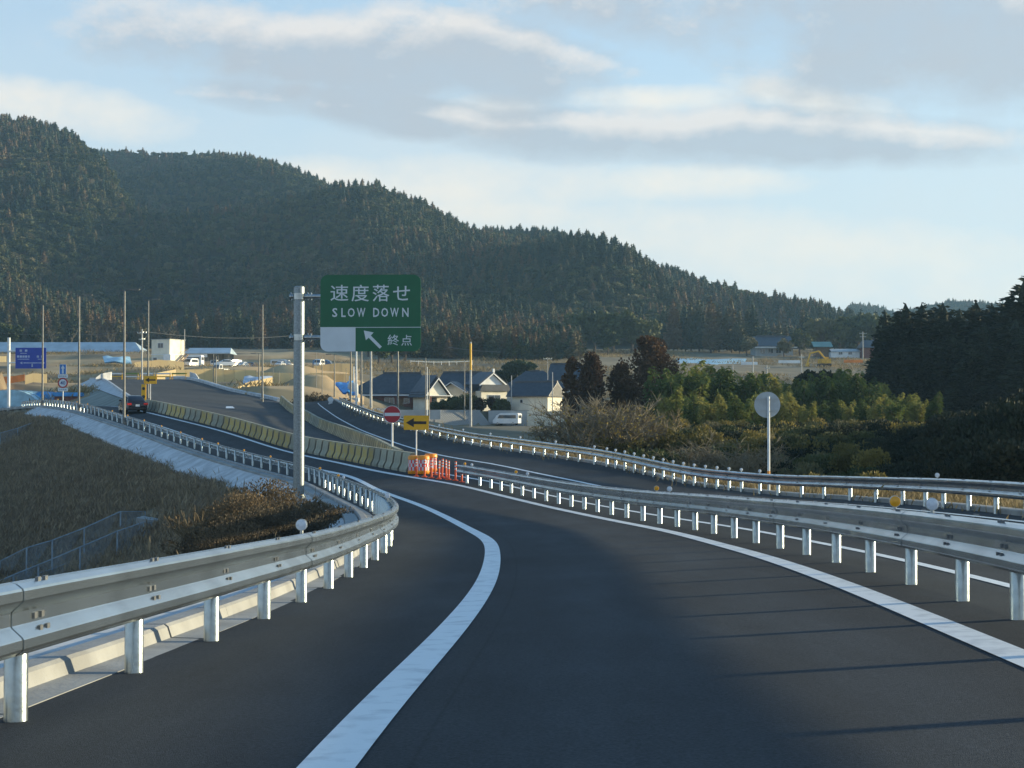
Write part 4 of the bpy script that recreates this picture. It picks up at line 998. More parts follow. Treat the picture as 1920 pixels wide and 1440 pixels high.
van('white van beside the site office', 366, gpy(366, 356), 356, 2.9, M['car_white'], 4.4, 1.7, 1.95)
van('white box bodied van behind the parked cars near the blue roofed shed', 380, gpy(380, 372), 372, 1.4, M['car_white'], 5.6, 2.0, 2.7)
truck('white small truck facing the camera right of the box van', 409, gpy(409, 372), 372, 3.0)
car_site('white car alone at the front edge of the site yard', 440, 340, 1.9, M['car_white'])
van('pale van with a white roof load left of the blue cars', 449, gpy(449, 375), 375, 2.6, M['car_silver'], 4.4, 1.7, 1.9)
car_site('white car right of the pale van with roof load', 462, 372, 2.9, M['car_white'])
car_site('blue car left of the large grey van', 482, 376, 1.7, M['car_blue'])
van('large silver van right of the lone street lamp', 510, gpy(510, 372), 372, -1.9, M['car_silver'], 4.8, 1.7, 2.0)
car_site('white car between the silver van and the sign pole', 530, 366, 3.0, M['car_white'])
truck('white truck half hidden behind the green sign pole', 545, gpy(545, 374), 374, 2.9)
van('blue van right of the green sign pole', 588, gpy(588, 366), 366, -1.75, M['car_blue'], 4.6, 1.7, 1.9)
van('white van facing the camera at the right end of the yard', 603, gpy(603, 360), 360, 3.0, M['car_white'], 4.2, 1.6, 1.9)
truck('white small truck behind the cream hoarding below the yard', 424, gpy(424, 318), 318, 2.7)
van('white van parked below the retaining wall near the shed', 975, 797, 262, 1.15, M['car_white'], 4.6, 1.7, 1.95)

# ------------------------------------------------------------------ buildings
def gable_roof(mb, x0, x1, y0, y1, ze, zr, over=.5, hip=0.0, th=.18, hip2=None):
    hip2 = hip if hip2 is None else hip2
    """ridge along x; hip = ridge shortened at the ends"""
    a, b, c, e = x0 - over, x1 + over, y0 - over, y1 + over; ym = (y0 + y1) / 2
    top = [(a, c, ze), (b, c, ze), (b, e, ze), (a, e, ze), (a + hip, ym, zr), (b - hip2, ym, zr)]
    bot = [(x, y, z - th) for x, y, z in top]
    mb.add(top + bot, [(0, 1, 5, 4), (2, 3, 4, 5), (1, 2, 5), (3, 0, 4), (6, 10, 11, 7), (8, 11, 10, 9), (7, 11, 8), (9, 10, 6), (0, 6, 7, 1), (1, 7, 8, 2), (2, 8, 9, 3), (3, 9, 6, 0)])
def tile_rows(mb, x0, x1, ya, za, yb, zb, n, over=.5):
    for k in range(n):
        t = (k + .5) / n; y = ya + (yb - ya) * t; z = za + (zb - za) * t; f = 0
        mb.bar((x0 - over, y, z + .03), (x1 + over, y, z + .03), .05, .06)
def window(root, x, y, z, w, h, facing='front'):
    b = MB()
    if facing == 'front': b.box((x, y, z), (w + .12, .06, h + .12))
    else: b.box((x, y, z), (.06, w + .12, h + .12))
    f = b.build('window', M['frame'], root)
    n = 2 if w > 1 else 1
    for k in range(n):
        b = MB(); o = (k - (n - 1) / 2) * w / n
        if facing == 'front': b.box((x + o, y - .035, z), (w / n - .06, .02, h))
        else: b.box((x + .035, y + o, z), (.02, w / n - .06, h))
        b.build('pane', M['glass'], f)
def house(name, label, px, py, d, rz=0.0, cat='house'):
    return thing(name, label, cat, P(px, py, d), rz)
def build_houses():
    # long single-storey house with red-brown walls
    d = 282; ml = mpp(d); r = house('house', 'long low house with dark tiled roof and red brown walls', 652, 768, d, math.radians(3))
    W = (796 - 652) * ml; h = 30 * ml; D = 8.5; zr = 70 * ml
    b = MB(); b.box((W / 2, D / 2, h / 2 - .3), (W, D, h + .6)); b.build('wall', M['brick'], r)
    b = MB(); gable_roof(b, 0, W, 0, D, h, zr, .9, 7.2, hip2=1.6); b.build('roof', M['tile'], r)
    b = MB(); b.bar((6.2, D / 2, zr), (W - .8, D / 2, zr), .35, .35); b.box((W - .8, D / 2, zr + .15), (.25, .4, .6)); b.box((6.2, D / 2, zr + .15), (.25, .4, .6)); b.build('ridge_tiles', M['tile'], r)
    b = MB(); b.box((W / 2, -.9, h - .28), (W + 1.6, .12, .26)); b.build('gutter', M['frame'], r)
    for px, w, hh in ((660, 1.0, 1.5), (689, 1.2, 1.7), (730, 1.6, 1.0), (762, .9, .8), (784, 1.1, .8)): window(r, (px - 652) * ml, -.02, h * .55, w, hh)
    b = MB(); b.box(((752 - 652) * ml, -.03, h * .36), (.9, .06, 1.9)); dr = b.build('door', M['wood'], r)
    b = MB(); b.box(((752 - 652) * ml + .33, -.09, h * .36), (.05, .06, .2)); b.build('handle', M['frame'], dr)
    # gabled entrance wing
    r = house('house_wing', 'cream gabled porch wing at the right end of the red brown house', 799, 767, 277, math.radians(36))
    ml = mpp(279); W = 4.4; D = 4.2; h = 27 * ml; zr = h + 2.9
    b = MB(); b.prism([(0, -.3), (W, -.3), (W, h), (W / 2, zr - .3), (0, h)], 0, D); b.build('wall', M['plaster'], r)
    b = MB()
    for s in (0, 1):
        for lay in range(3):
            ov = .35 + .25 * (2 - lay); q = [(-ov, h - ov * .6 + lay * .28), (W / 2, zr + lay * .28 - .15), (W / 2, zr + .12 + lay * .28 - .15), (-ov, h - ov * .6 + .14 + lay * .28)]
            if s: q = [(W - x, z) for x, z in q]
            b.prism(q, -.6 + lay * .25, D + .4)
    b.build('roof', M['tile'], r)
    b = MB()
    for s in (0, 1):
        q = [(-.55, h - .45), (W / 2, zr - .22), (W / 2, zr + .02), (-.55, h - .2)]
        if s: q = [(W - x, z) for x, z in q]
        b.prism(q, -.66, -.60)
    b.build('bargeboard', M['plaster_w'], r)
    b = MB(); b.box((W * .35, -.03, 1.0), (1.3, .06, 2.0)); b.build('door', M['glass'], r); window(r, W * .78, -.02, 1.3, .8, .9)
    b = MB(); b.box((W / 2, -.7, h - .2), (W + .6, 1.4, .12)); b.build('porch_canopy', M['plaster_w'], r)
    b = MB(); b.box((.1, -1.25, h / 2 - .2), (.22, .22, h - .1)); b.build('porch_column', M['brick'], r); b = MB(); b.box((W - .1, -1.25, h / 2 - .2), (.16, .16, h - .1)); b.build('porch_column', M['plaster_w'], r)
    # second house: dark roof and cream gable
    d = 288; ml = mpp(d); r = house('house', 'house with wide dark roof left of the tall cream gable', 818, 765, d, math.radians(2))
    W = (915 - 818) * ml; D = 8; h = 32 * ml; zr = 68 * ml
    b = MB(); b.box((W / 2, D / 2, h / 2 - .4), (W, D, h + .8)); b.build('wall', M['plaster'], r)
    b = MB(); gable_roof(b, 0, W, 0, D, h, zr, .8, 2.0); b.build('roof', M['tile'], r)
    b = MB(); b.bar((1.2, D / 2, zr), (W - 1, D / 2, zr), .35, .4); b.build('ridge_tiles', M['tile'], r)
    hb = r.location + Vector(((914 - 818) * ml, -1.2, 0)); r = thing('house_wing', 'front wing with tall cream gable and tiled skirt behind the yellow sleeved pole', 'house', hb, math.radians(34))
    b = MB(); gx1 = 22 * ml * 1.15; gx0 = -gx1; gm = 0.0; zb = (765 - 722) * ml; za = (765 - 702) * ml
    b.prism([(gx0, zb), (gx1, zb), (gm, za)], -1.6, -1.4); b.build('gable', M['plaster_w'], r)
    b = MB()
    for s in (-1, 1):
        q = [(gm + s * (gx1 - gm + .6), zb - .3), (gm, za + .05), (gm, za + .42), (gm + s * (gx1 - gm + .7), zb + .1)]
        b.prism(q, -2.0, 3.0)
    b.build('gable_roof', M['tile'], r)
    b = MB()
    for s in (-1, 1):
        q = [(gm + s * (gx1 - gm + .5), zb - .3), (gm, za + .0), (gm, za + .22), (gm + s * (gx1 - gm + .6), zb - .05)]
        b.prism(q, -2.08, -2.0)
    b.box((gm, -2.0, za + .6), (.35, .3, .7)); b.build('bargeboard', M['plaster_w'], r)
    b = MB(); b.prism([(gx0 - .6, zb - 1.1), (gx1 + 1.2, zb - 1.1), (gx1 + .6, zb + .02), (gx0 - .1, zb + .02)], -2.3, -1.6); b.build('eave_skirt', M['tile'], r)
    b = MB(); b.box((gm + .3, -.8, (zb - 1.1) / 2 - .4), (gx1 - gx0 + .6, 1.9, zb - 1.1 + .8)); b.build('front_room', M['plaster'], r); window(r, gm + .3, -1.8, zb - 2.3, 2.6, .9)
    # small gable between the houses
    r = house('house_wing', 'small dark tiled gable between the two houses', 826, 765, 284, math.radians(-15)); ml = mpp(284); W = 4.2; h = 33 * ml; zr = 47 * ml
    b = MB(); b.prism([(0, -.4), (W, -.4), (W, h), (W / 2, zr - .2), (0, h)], 0, 3); b.build('wall', M['plaster'], r)
    b = MB()
    for s in (0, 1):
        q = [(-.9, h - .5), (W / 2, zr), (W / 2, zr + .3), (-.9, h - .2)]
        if s: q = [(W - x, z) for x, z in q]
        b.prism(q, -.7, 3.4)
    b.build('roof', M['tile'], r)
    b = MB()
    for s in (0, 1):
        q = [(-.8, h - .5), (W / 2, zr - .05), (W / 2, zr + .16), (-.8, h - .3)]
        if s: q = [(W - x, z) for x, z in q]
        b.prism(q, -.78, -.70)
    b.build('bargeboard', M['plaster_w'], r)
    # white gabled shed
    d = 270; ml = mpp(d); r = house('storehouse', 'storehouse with grey blue front wall and bright cream gable end', 957, 770, d, math.radians(-33))
    W = 7.4; D = 4.6; h = 29 * ml; zr = 54 * ml
    b = MB(); b.v = []; b.prism([(0, -.5), (D, -.5), (D, h), (D / 2, zr - .15), (0, h)], 0, W); b.v = [(W - y, x, z) for x, y, z in b.v]; b.build('wall', M['plaster'], r)
    b = MB(); gable_roof(b, 0, W, 0, D, h - .1, zr, .55, 0); b.build('roof', M['tile'], r)
    b = MB(); b.bar((-.5, D / 2, zr), (W + .5, D / 2, zr), .3, .3); b.build('ridge_tiles', M['tile'], r)
    window(r, W * .3, -.02, h * .6, .5, .5)
    # big roofs behind
    d = 305; ml = mpp(d); r = house('house', 'broad dark hipped roof house behind the storehouse', 945, 762, d, 0)
    W = (1062 - 945) * ml; h = 32 * ml; zr = 68 * ml
    b = MB(); b.box((W / 2, 5, h / 2 - .5), (W, 10, h + 1)); b.build('wall', M['greywall'], r); b = MB(); gable_roof(b, 0, W, 0, 10, h, zr, .8, 5); b.build('roof', M['tile'], r)
    b = MB(); b.bar((5, 5, zr), (W - 5, 5, zr), .35, .4); b.build('ridge_tiles', M['tile'], r)
    b = MB(); b.box(((990 - 945) * ml, 1.2, h + 1.0), (1.9, .9, .25)); b.build('solar_tank', M['tarp_blue'], r)
    d = 318; ml = mpp(d); r = house('house', 'dark blue roofed house half hidden behind the brown cedars', 1030, 755, d, 0)
    W = (1095 - 1030) * ml; h = 42 * ml; zr = 74 * ml
    b = MB(); b.box((W / 2, 4, h / 2 - .5), (W, 8, h + 1)); b.build('wall', M['greywall'], r); b = MB(); gable_roof(b, 0, W, 0, 8, h, zr, .7, 1); b.build('roof', M['tile'], r)
    b = MB(); b.bar((.5, 4, zr), (W - .5, 4, zr), .35, .4); b.build('ridge_tiles', M['tile'], r)
    # site office: two stacked cabins with an outside stair
    d = 350; ml = mpp(d); r = house('site_office', 'two storey cream site office with outside stairs', 284, 688, d, math.radians(-24), 'building')
    W = 4.8; D = 5.6; H1 = 2.7; H = (688 - 637) * ml
    b = MB(); b.box((W / 2, D / 2, H1 / 2 - .3), (W, D, H1 + .6)); b.build('lower_cabin', M['plaster'], r)
    b = MB(); b.box((W / 2, D / 2, (H1 + H) / 2), (W, D, H - H1 - .02)); b.build('upper_cabin', M['plaster'], r)
    b = MB(); b.box((W / 2, D / 2, H + .05), (W + .2, D + .2, .12)); b.build('roof', M['greywall'], r); b = MB(); b.box((W / 2, D / 2, H1), (W + .15, D + .15, .14)); b.build('floor_band', M['plaster_w'], r)
    window(r, W * .5, -.02, H - 1.3, 1.4, 1.0); window(r, W * .2, -.02, 1.5, 1.0, 1.0); window(r, W * .75, -.02, 1.5, 1.0, 1.0)
    b = MB(); x = W + .5
    b.bar((x, D * .9, H1), (x, .4, -.2), .1, .25); b.bar((x + .8, D * .9, H1), (x + .8, .4, -.2), .1, .25)
    for k in range(10): b.box((x + .4, D * .9 + (.4 - D * .9) * k / 10, H1 + (-.2 - H1) * k / 10), (.8, .28, .05))
    b.bar((x + .8, D * .9, H1 + 1), (x + .8, .4, .8), .05); b.bar((x, D * .9, H1 + 1), (x, .4, .8), .05); b.box((x + .4, D * .9, H1), (1.0, 1.2, .08)); b.build('stairs', M['wood'], r)
    b = MB(); b.box((W + .6, -1, 1.3), (1.9, 1.6, 2.6)); b.build('annex', M['plaster_w'], r)
    # blue roofed open shed
    d = 385; ml = mpp(d); r = house('shed', 'open shed with pale blue gabled roof right of the site office', 350, 683, d, 0, 'shed')
    W = (428 - 350) * ml; h = 21 * ml; zr = 32 * ml
    b = MB()
    for k in range(5): b.box((W * k / 4, .2, h / 2 - .5), (.25, .25, h + 1)); b.box((W * k / 4, 7, h / 2 - .5), (.25, .25, h + 1))
    b.build('posts', M['grey_pole'], r); b = MB(); b.box((W / 2, 7.2, h / 2 - .5), (W, .15, h + 1)); b.build('wall', M['greywall'], r)
    b = MB(); gable_roof(b, 0, W, 0, 8, h, zr, .6, .6); b.build('roof', M['tile_blue'], r)
    b = MB(); b.box((W * .25, -.2, h - .5), (W * .5, .1, 1.0)); b.build('front_panel', M['plaster_w'], r)
    # long blue roofed shed far left
    d = 425; ml = mpp(d); r = house('long_shed', 'very long low shed with pale blue roof at the far left', -60, 672, d, 0, 'shed')
    W = (262 + 60) * ml; h = 13 * ml; zr = 32 * ml
    b = MB(); b.box((W / 2, 5, h / 2 - 2), (W, 10, h + 4)); b.build('wall', M['greywall'], r)
    b = MB(); gable_roof(b, 0, W, 0, 10, h, zr, .6, 3); b.build('roof', M['tile_blue'], r)
    b = MB(); b.box((W * .55, -.15, h * .35), (W * .3, .1, h * .7)); b.build('white_sheeting', M['plaster_w'], r); b = MB(); b.box((W * .86, -.15, h * .3), (W * .11, .1, h * .9)); b.build('white_sheeting', M['plaster_w'], r)
    # temple-like house and sheds on the right
    d = 500; ml = mpp(d); r = house('farmhouse', 'large farmhouse with grey hipped roof at the foot of the hill', 1415, 667, d, 0)
    W = (1490 - 1415) * ml; h = 18 * ml; zr = 38 * ml
    b = MB(); b.box((W / 2, 6, h / 2 - 1), (W * .94, 11, h + 2)); b.build('wall', M['greywall'], r); b = MB(); gable_roof(b, 0, W, 0, 12, h, zr, .8, 1.2); b.build('roof', M['tile'], r)
    b = MB(); b.bar((1.5, 6, zr + .1), (W - 1.5, 6, zr + .1), .5, .5); b.build('ridge_tiles', M['tile'], r); b = MB(); b.box((W / 2, -.8, h - .4), (W + 1.4, .2, .35)); b.build('eave', M['plaster_w'], r)
    for k in range(4): window(r, W * (.2 + .2 * k), .22, h * .5, 1.6, 1.3)
    d = 485; ml = mpp(d); r = house('shed', 'white walled shed with pale green roof on the right', 1522, 667, d, 0, 'shed')
    W = (1612 - 1522) * ml; h = 8 * ml
    b = MB(); b.box((W * .7, 2.5, h / 2 - 1), (W * .6, 5, h + 2)); b.build('wall', M['plaster_w'], r)
    b = MB(); gable_roof(b, W * .42, W * 1.0, 0, 5, h, h + .9, .3, 0); b.build('roof', M['greywall'], r)
    b = MB(); gable_roof(b, W * .12, W * .42, 3, 8, h + 1.6, h + 3.2, .8, 0); b.build('upper_roof', M['tile_green'], r)
    b = MB(); b.box((W * .27, 5.5, h / 2), (W * .28, 4.5, h + 3)); b.build('upper_wall', M['wood'], r)
    window(r, W * .6, -.03, h * .6, 1.1, .8); window(r, W * .8, -.03, h * .6, 1.1, .8)
    d = 480; r = house('house', 'low brown house half hidden beside the dark cedars', 1620, 668, d, 0); ml = mpp(d)
    b = MB(); b.box((4, 4, 1.2), (8, 7, 3.4)); b.build('wall', M['brick'], r); b = MB(); gable_roof(b, 0, 8, .5, 7.5, 2.7, 5, .6, 1); b.build('roof', M['tile'], r)
build_houses()
def retaining_wall():
    d = 261; z0, z1, xa, xb = WALL_Z0, WALL_Z1, WALL_X, -3.0
    root = thing('retaining_wall', 'sloping retaining wall of pale concrete blocks below the houses', 'wall', (xa, WALL_Y, z0), WALL_A)
    L = (xb - xa) / math.cos(WALL_A); H = z1 - z0
    b = MB(); b.add([(0, .1, -.4), (L, .1, -.4), (L - 2, 1.3, H), (0, 1.3, H), (0, 2.6, -.4), (L, 2.6, -.4), (L - 2, 2.6, H), (0, 2.6, H)], [(0, 1, 2, 3), (5, 4, 7, 6), (3, 2, 6, 7), (0, 4, 5, 1), (1, 5, 6, 2), (0, 3, 7, 4)]); b.build('backing', M['concrete_dark'], root)
    # diamond-laid blocks, each its own piece
    s = .44; pm = MB(); pm.add([(-s/2+.02, -.02, 0), (0, -.02, -s/2+.02), (s/2-.02, -.02, 0), (0, -.02, s/2-.02), (-s/2, .12, 0), (0, .12, -s/2), (s/2, .12, 0), (0, .12, s/2)], [(0, 1, 2, 3), (0, 4, 5, 1), (1, 5, 6, 2), (2, 6, 7, 3), (3, 7, 4, 0)])
    me = pm.mesh('block', M['kerb']); rows = int(H / (s / 2)); sl = 1.2 / (H + .4)
    for i in range(rows + 1):
        z = s * .25 + i * s / 2; x = s * .5 + (s / 2 if i % 2 else 0)
        while x < L - 2 * (z / H) - .2 and z < H - .1:
            o = link('block', me, root, (x, .1 + (z + .4) * sl - .03, z)); o.rotation_euler[0] = -math.atan(sl); x += s
    b = MB(); b.box((L / 2 - 1, 1.5, H + .06), (L - 1.6, .4, .14)); b.build('coping', M['kerb'], root)
    b = MB(); b.box((L / 2 + 8, -.7, -.25), (L + 30, 1.0, .3)); b.build('footing', M['kerb'], root)
    for i in range(3):
        b = MB(); p = Vector((-15.6 + i * 1.85, WALL_Y + .55 + i * .95, WALL_Z0 - .1)); b.box((0, 0, .55), (1.5, .5, 1.1), WALL_A); o = b.build('concrete_block', M['kerb'], None, p)
        tag(o, 'plain concrete block standing before the retaining wall, %s from the left' % ordn(i), 'concrete block', 'concrete blocks below the wall')
    r = thing('boundary_wall', 'grey vertical wall behind the white van', 'wall', (xb - .9, WALL_Y + (xb - WALL_X) * math.tan(WALL_A) + .4, z0))
    b = MB(); b.box((3.3, .3, H / 2 - .2), (6.6, .3, H + .35)); b.build('wall_face', M['greywall'], r)
    b = MB(); b.box((3.3, .3, H + .02), (6.8, .4, .1)); b.build('coping', M['kerb'], r)
    for i in range(6):
        b = MB(); b.box((6.9 + i * 1.02, .0, H / 2 - .2), (1.0, .3, H + .25)); b.build('wall_panel', M['plaster'], r)
    r = thing('garden_wall', 'bright white low wall behind the right guardrail below the brick house', 'wall', P(688, 781, 250))
    b = MB(); b.box((2.45, 0, .5), (4.9, .25, 1.6)); b.build('wall_face', M['plaster_w'], r); b = MB(); b.box((-.2, 0, .5), (.6, .3, 1.6)); b.build('pier', M['brick'], r); b = MB(); b.box((8.2, .3, .3), (6.6, .2, 1.5)); b.build('dark_panel', M['greywall'], r)
retaining_wall()
# ------------------------------------------------------------------ building site: hoardings, tarps, barricades
def hoarding(label, pts, h, m='hoard', npan=None):
    """pts: (px, top row, distance)"""
    P3 = [P(a, b, c + (a - pts[0][0]) * mpp(c) * .55) for a, b, c in pts]; root = thing('hoarding', label, 'hoarding', P3[0] - Vector((0, 0, h)))
    o0 = root.location.copy()
    for a, b in zip(P3[:-1], P3[1:]):
        L = (b - a).length; n = max(1, int(round(L / 2.0)))
        for k in range(n):
            p, q = a.lerp(b, k / n), a.lerp(b, (k + 1) / n); dz = R.uniform(-.08, .08); e = (q - p) * .006
            mb = MB(); mb.add([p + e + Vector((0, 0, dz)) - o0, q - e + Vector((0, 0, dz)) - o0, q - e - Vector((0, 0, h)) - o0, p + e - Vector((0, 0, h)) - o0], [(0, 1, 2, 3)])
            back = [(x, y + .05, z) for x, y, z in mb.v[:4]]; mb.add(back, [(3, 2, 1, 0)]); mb.f += [(0, 4, 5, 1), (1, 5, 6, 2), (2, 6, 7, 3), (3, 7, 4, 0)]; mb.m += [0] * 4
            mb.build('panel', M[m], root)
        for k in range(n + 1):
            p = a.lerp(b, k / n) - o0; mb = MB(); mb.tube([(p.x, p.y + .09, p.z - h - .3), (p.x, p.y + .09, p.z + .1)], .03, 5); mb.build('post', M['grey_pole'], root)
hoarding('long cream hoarding behind the crest of the closed road', [(293, 700, 282), (330, 693, 284), (400, 692, 284), (480, 694, 280)], 3.0)
hoarding('cream hoarding between the lone lamp and the sign pole', [(480, 697, 264), (545, 700, 262), (602, 699, 260), (664, 702, 258)], 2.2)
hoarding('upper short cream hoarding right of the sign pole', [(588, 687, 316), (620, 682, 314), (662, 682, 312)], 2.2)
hoarding('lower cream hoarding sloping down beside the closed road', [(446, 724, 228), (470, 716, 230), (511, 708, 232)], 2.0)
hoarding('cream hoarding in front of the site office', [(252, 680, 322), (300, 674, 322), (345, 678, 322)], 2.2)
hoarding('lower right cream hoarding above the blue tarp', [(590, 712, 268), (625, 711, 268), (664, 707, 270)], 1.4)
hoarding('cream hoarding below the blue direction sign', [(47, 703, 270), (62, 699, 270), (88, 701, 270)], 1.6)
hoarding('orange net hoarding at the far left', [(-30, 709, 275), (22, 705, 272), (46, 701, 270)], 1.2, 'hoard_or')
hoarding('small cream hoarding at the very left edge', [(-25, 668, 330), (12, 668, 330)], 1.2)
def tarp(label, pts, m, thick=.3, cat='tarpaulin'):
    P3 = [P(*q) for q in pts]; c = sum(P3, Vector()) / len(P3); nx = 10
    a, b, cc, e = P3; mb = MB(); rows = []
    for i in range(nx + 1):
        row = []
        for j in range(7):
            u, v = i / nx, j / 6; p = a.lerp(b, u).lerp(e.lerp(cc, u), v) - c
            p.z += math.sin(u * 9 + v * 4) * .12 + R.uniform(-.06, .06) + .35 * math.sin(math.pi * u) * math.sin(math.pi * v); row.append(p)
        rows.append(row)
    mb.loft(rows); mb.loft([[p - Vector((0, -.15, .25)) for p in r] for r in rows])
    o = mb.build('tarpaulin', M[m], None, c, True); tag(o, label, cat)
tarp('bright blue tarpaulin on the bank under the green sign', [(627, 718, 246), (664, 714, 250), (666, 737, 238), (642, 735, 238)], 'tarp_blue')
tarp('silver sheet leaning on the cream hoarding', [(458, 706, 262), (511, 706, 264), (508, 715, 256), (455, 718, 255)], 'tarp_grey')
tarp('blue grey tarpaulin with white edge above the cut slope', [(192, 668, 330), (244, 669, 330), (247, 680, 322), (196, 678, 322)], 'tarp_pale')
tarp('flat pale blue sheet on the field far right', [(1268, 672, 460), (1400, 673, 460), (1392, 690, 420), (1275, 688, 420)], 'tarp_pale')
# vinyl tunnels at the far left
def tunnel(label, px0, px1, top, base, d, m, D=9):
    a = P(px0, base, d); b = P(px1, base, d); w = b.x - a.x; h = P(0, top, d).z - a.z
    root = thing('vinyl_tunnel', label, 'greenhouse', (a.x + w / 2, d, a.z)); n = 12
    ring = lambda y: [(-w / 2 * math.cos(math.pi * k / n), y, h * math.sin(math.pi * k / n)) for k in range(n + 1)]
    mb = MB(); mb.loft([ring(y) for y in np.linspace(0, D, 6)]); mb.add(ring(0) , [tuple(range(n + 1))]); mb.build('cover', M[m], root, smooth=True)
    mb = MB()
    for y in np.linspace(0, D, 5): mb.tube([(x * 1.012, yy - .02, z * 1.02) for x, yy, z in ring(y)], .03, 4)
    mb.build('hoops', M['galv'], root)
tunnel('pale vinyl tunnel greenhouse at the left edge', -45, 74, 731, 768, 210, 'tarp_pale'); tunnel('blue covered tunnel right of the pale greenhouse', 56, 100, 734, 768, 214, 'tarp_blue')
r = thing('shed', 'low red brown shed with blue sheet roof below the mound', 'shed', P(101, 760, 205))
b = MB(); b.box((1.6, 1, .4), (3.1, 2, 1.6)); b.build('wall', M['brick'], r); b = MB(); b.box((1.6, .9, 1.4), (3.4, 2.4, .5)); b.build('roof', M['tarp_blue'], r)
def barricade(px, label, w=2.6, d=243, green=False):
    x = (px - 960) / FPX * d; z0 = surf_z(px, d); r = thing('barricade', label, 'barricade', (x, d, z0))
    for s in (-1, 1):
        b = MB(); b.bar((s * w * .45, -.3, 0), (s * w * .45, 0, 1.05), .07); b.bar((s * w * .45, .3, 0), (s * w * .45, 0, 1.05), .07); b.build('leg', M['sign_yellow'], r)
    b = MB(); b.box((0, 0, .9), (w, .06, .22)); b.build('upper_board', mat('green_board', (.16, .24, .05), .6) if green else M['plaster_w'], r)
    b = MB(); b.box((0, .02, .45), (w, .05, .16)); b.build('lower_board', M['plaster_w'] if green else M['sign_yellow'], r)
for i, px in enumerate((216, 246, 276, 306, 336)):
    g = i in (1, 4); barricade(px, ('%s barricade across the crest of the closed road, %s from the left' % ('green boarded' if g else 'white boarded', ordn(i))), 2.3, 243, g)
# wing walls at both sides of the crest
for px, label in ((200, 'pale concrete wing wall left of the crest barricades'), (365, 'pale concrete wing wall right of the crest barricades')):
    a = P(px, 716, 240); sg = -1 if px < 280 else 1
    b = MB(); b.prism([(0, -1), (1.9, -1.2), (1.7, .6), (1.1, 1.2), (0, 1.5)], -.25, .25); b.v = [(x * sg - .7 * sg, y + x * -1.2, z) for x, y, z in b.v]
    o = b.build('wing_wall', M['concrete'], None, a); tag(o, label, 'wall')
# excavator on the far right field
def excavator():
    d = 425; r = thing('excavator', 'yellow excavator with raised arm on the field at the right', 'excavator', at_ground(1546, d), .2)
    b = MB(); b.box((-1.0, 0, .45), (.6, 3.6, .9)); b.box((1.0, 0, .45), (.6, 3.6, .9)); b.build('tracks', M['tyre'], r)
    b = MB(); b.box((0, 0, 1.6), (2.5, 3.0, 1.2)); b.box((.6, .6, 2.4), (1.2, 1.2, .6)); b.build('body', M['excavator'], r)
    b = MB(); b.box((-.75, -.6, 2.5), (.9, 1.4, 1.4)); b.build('cab', M['glass'], r)
    b = MB(); b.bar((0, -1.2, 1.9), (-2.2, -1.5, 4.2), .45, .4); b.bar((-2.2, -1.5, 4.2), (-4.6, -1.5, 3.6), .4, .4); b.build('boom', M['excavator'], r)
    b = MB(); b.bar((-4.6, -1.5, 3.7), (-5.4, -1.5, 1.0), .35, .35); b.build('arm', M['excavator'], r)
    b = MB(); b.prism([(-5.9, .1), (-5.0, 0), (-5.0, 1.1), (-5.6, 1.1)], -2.0, -1.0); b.build('bucket', M['excavator'], r)
excavator()
for i, (px, py, w) in enumerate(((1480, 681, 40), (1405, 684, 30), (1600, 680, 34))):
    a = P(px, py, 410); b = MB()
    b.box((0, 0, .35), (w * mpp(410), 1.0, .7)); b.box((0, .4, .72), (w * mpp(410) * .96, .6, .08)); o = b.build('vinyl_row', M['plaster_w'] if i < 2 else M['hoard_or'], None, a)
    tag(o, ('long white covered crop row on the right field', 'shorter white covered crop row left of the long one', 'orange and white site fence right of the excavator')[i], 'crop cover' if i < 2 else 'site fence')
# far guardrail on the slope behind the houses
r = thing('far_guardrail', 'distant thin guardrail on the bank behind the houses', 'guardrail', at_ground(770, 395))
fg = [at_ground(770 + 14.4 * k, 395 + k) - r.location for k in range(9)]
for p_ in fg:
    b = MB(); b.tube([p_ - Vector((0, -.08, .6)), p_ + Vector((0, .08, 1.1))], .07, 6); b.build('post', M['white_pole'], r)
for p_, q_ in zip(fg[:-1], fg[1:]):
    b = MB(); b.bar(p_ + Vector((0, 0, .9)), q_ + Vector((0, 0, .9)), .08, .2); b.build('rail_panel', M['sign_back'], r)
# grey tank with a stepped pipe beside the brick house
a = P(658, 752, 240); r = thing('grey_tank', 'grey round tank with pipes left of the brick house', 'tank', a); ml = mpp(240)
b = MB(); b.lathe([(.75, 0), (.8, .15), (.8, 1.6), (.6, 1.9), (.2, 2.0)], 18, (.3, 0, .8)); b.build('tank', M['greywall'], r, smooth=True)
b = MB(); b.box((.2, 0, .2), (2.0, 1.6, .6)); b.build('base', M['concrete'], r); b = MB(); b.tube([(.35, .5, .5), (.35, .5, 5.2)], .09, 8); b.tube([(-.2, .5, .5), (-.2, .5, 3.8)], .16, 8); b.build('pipe', M['white_pole'], r)
# small round mirror post at the end of the opposite lane
p = P(620, 757, 172); r = thing('round_mirror', 'small pale double disc post at the far end of the opposite lane', 'road mirror', p)
b = MB(); b.tube([(0, 0, -.6), (0, 0, .7)], .04, 6); b.build('pole', M['white_pole'], r)
for dz, rr in ((.45, .30), (.02, .22)):
    b = MB(); b.prism(disc(rr, 0, 0, 20), -.06, -.03); b.build('disc', M['sign_white'], r, (0, -.02, dz))

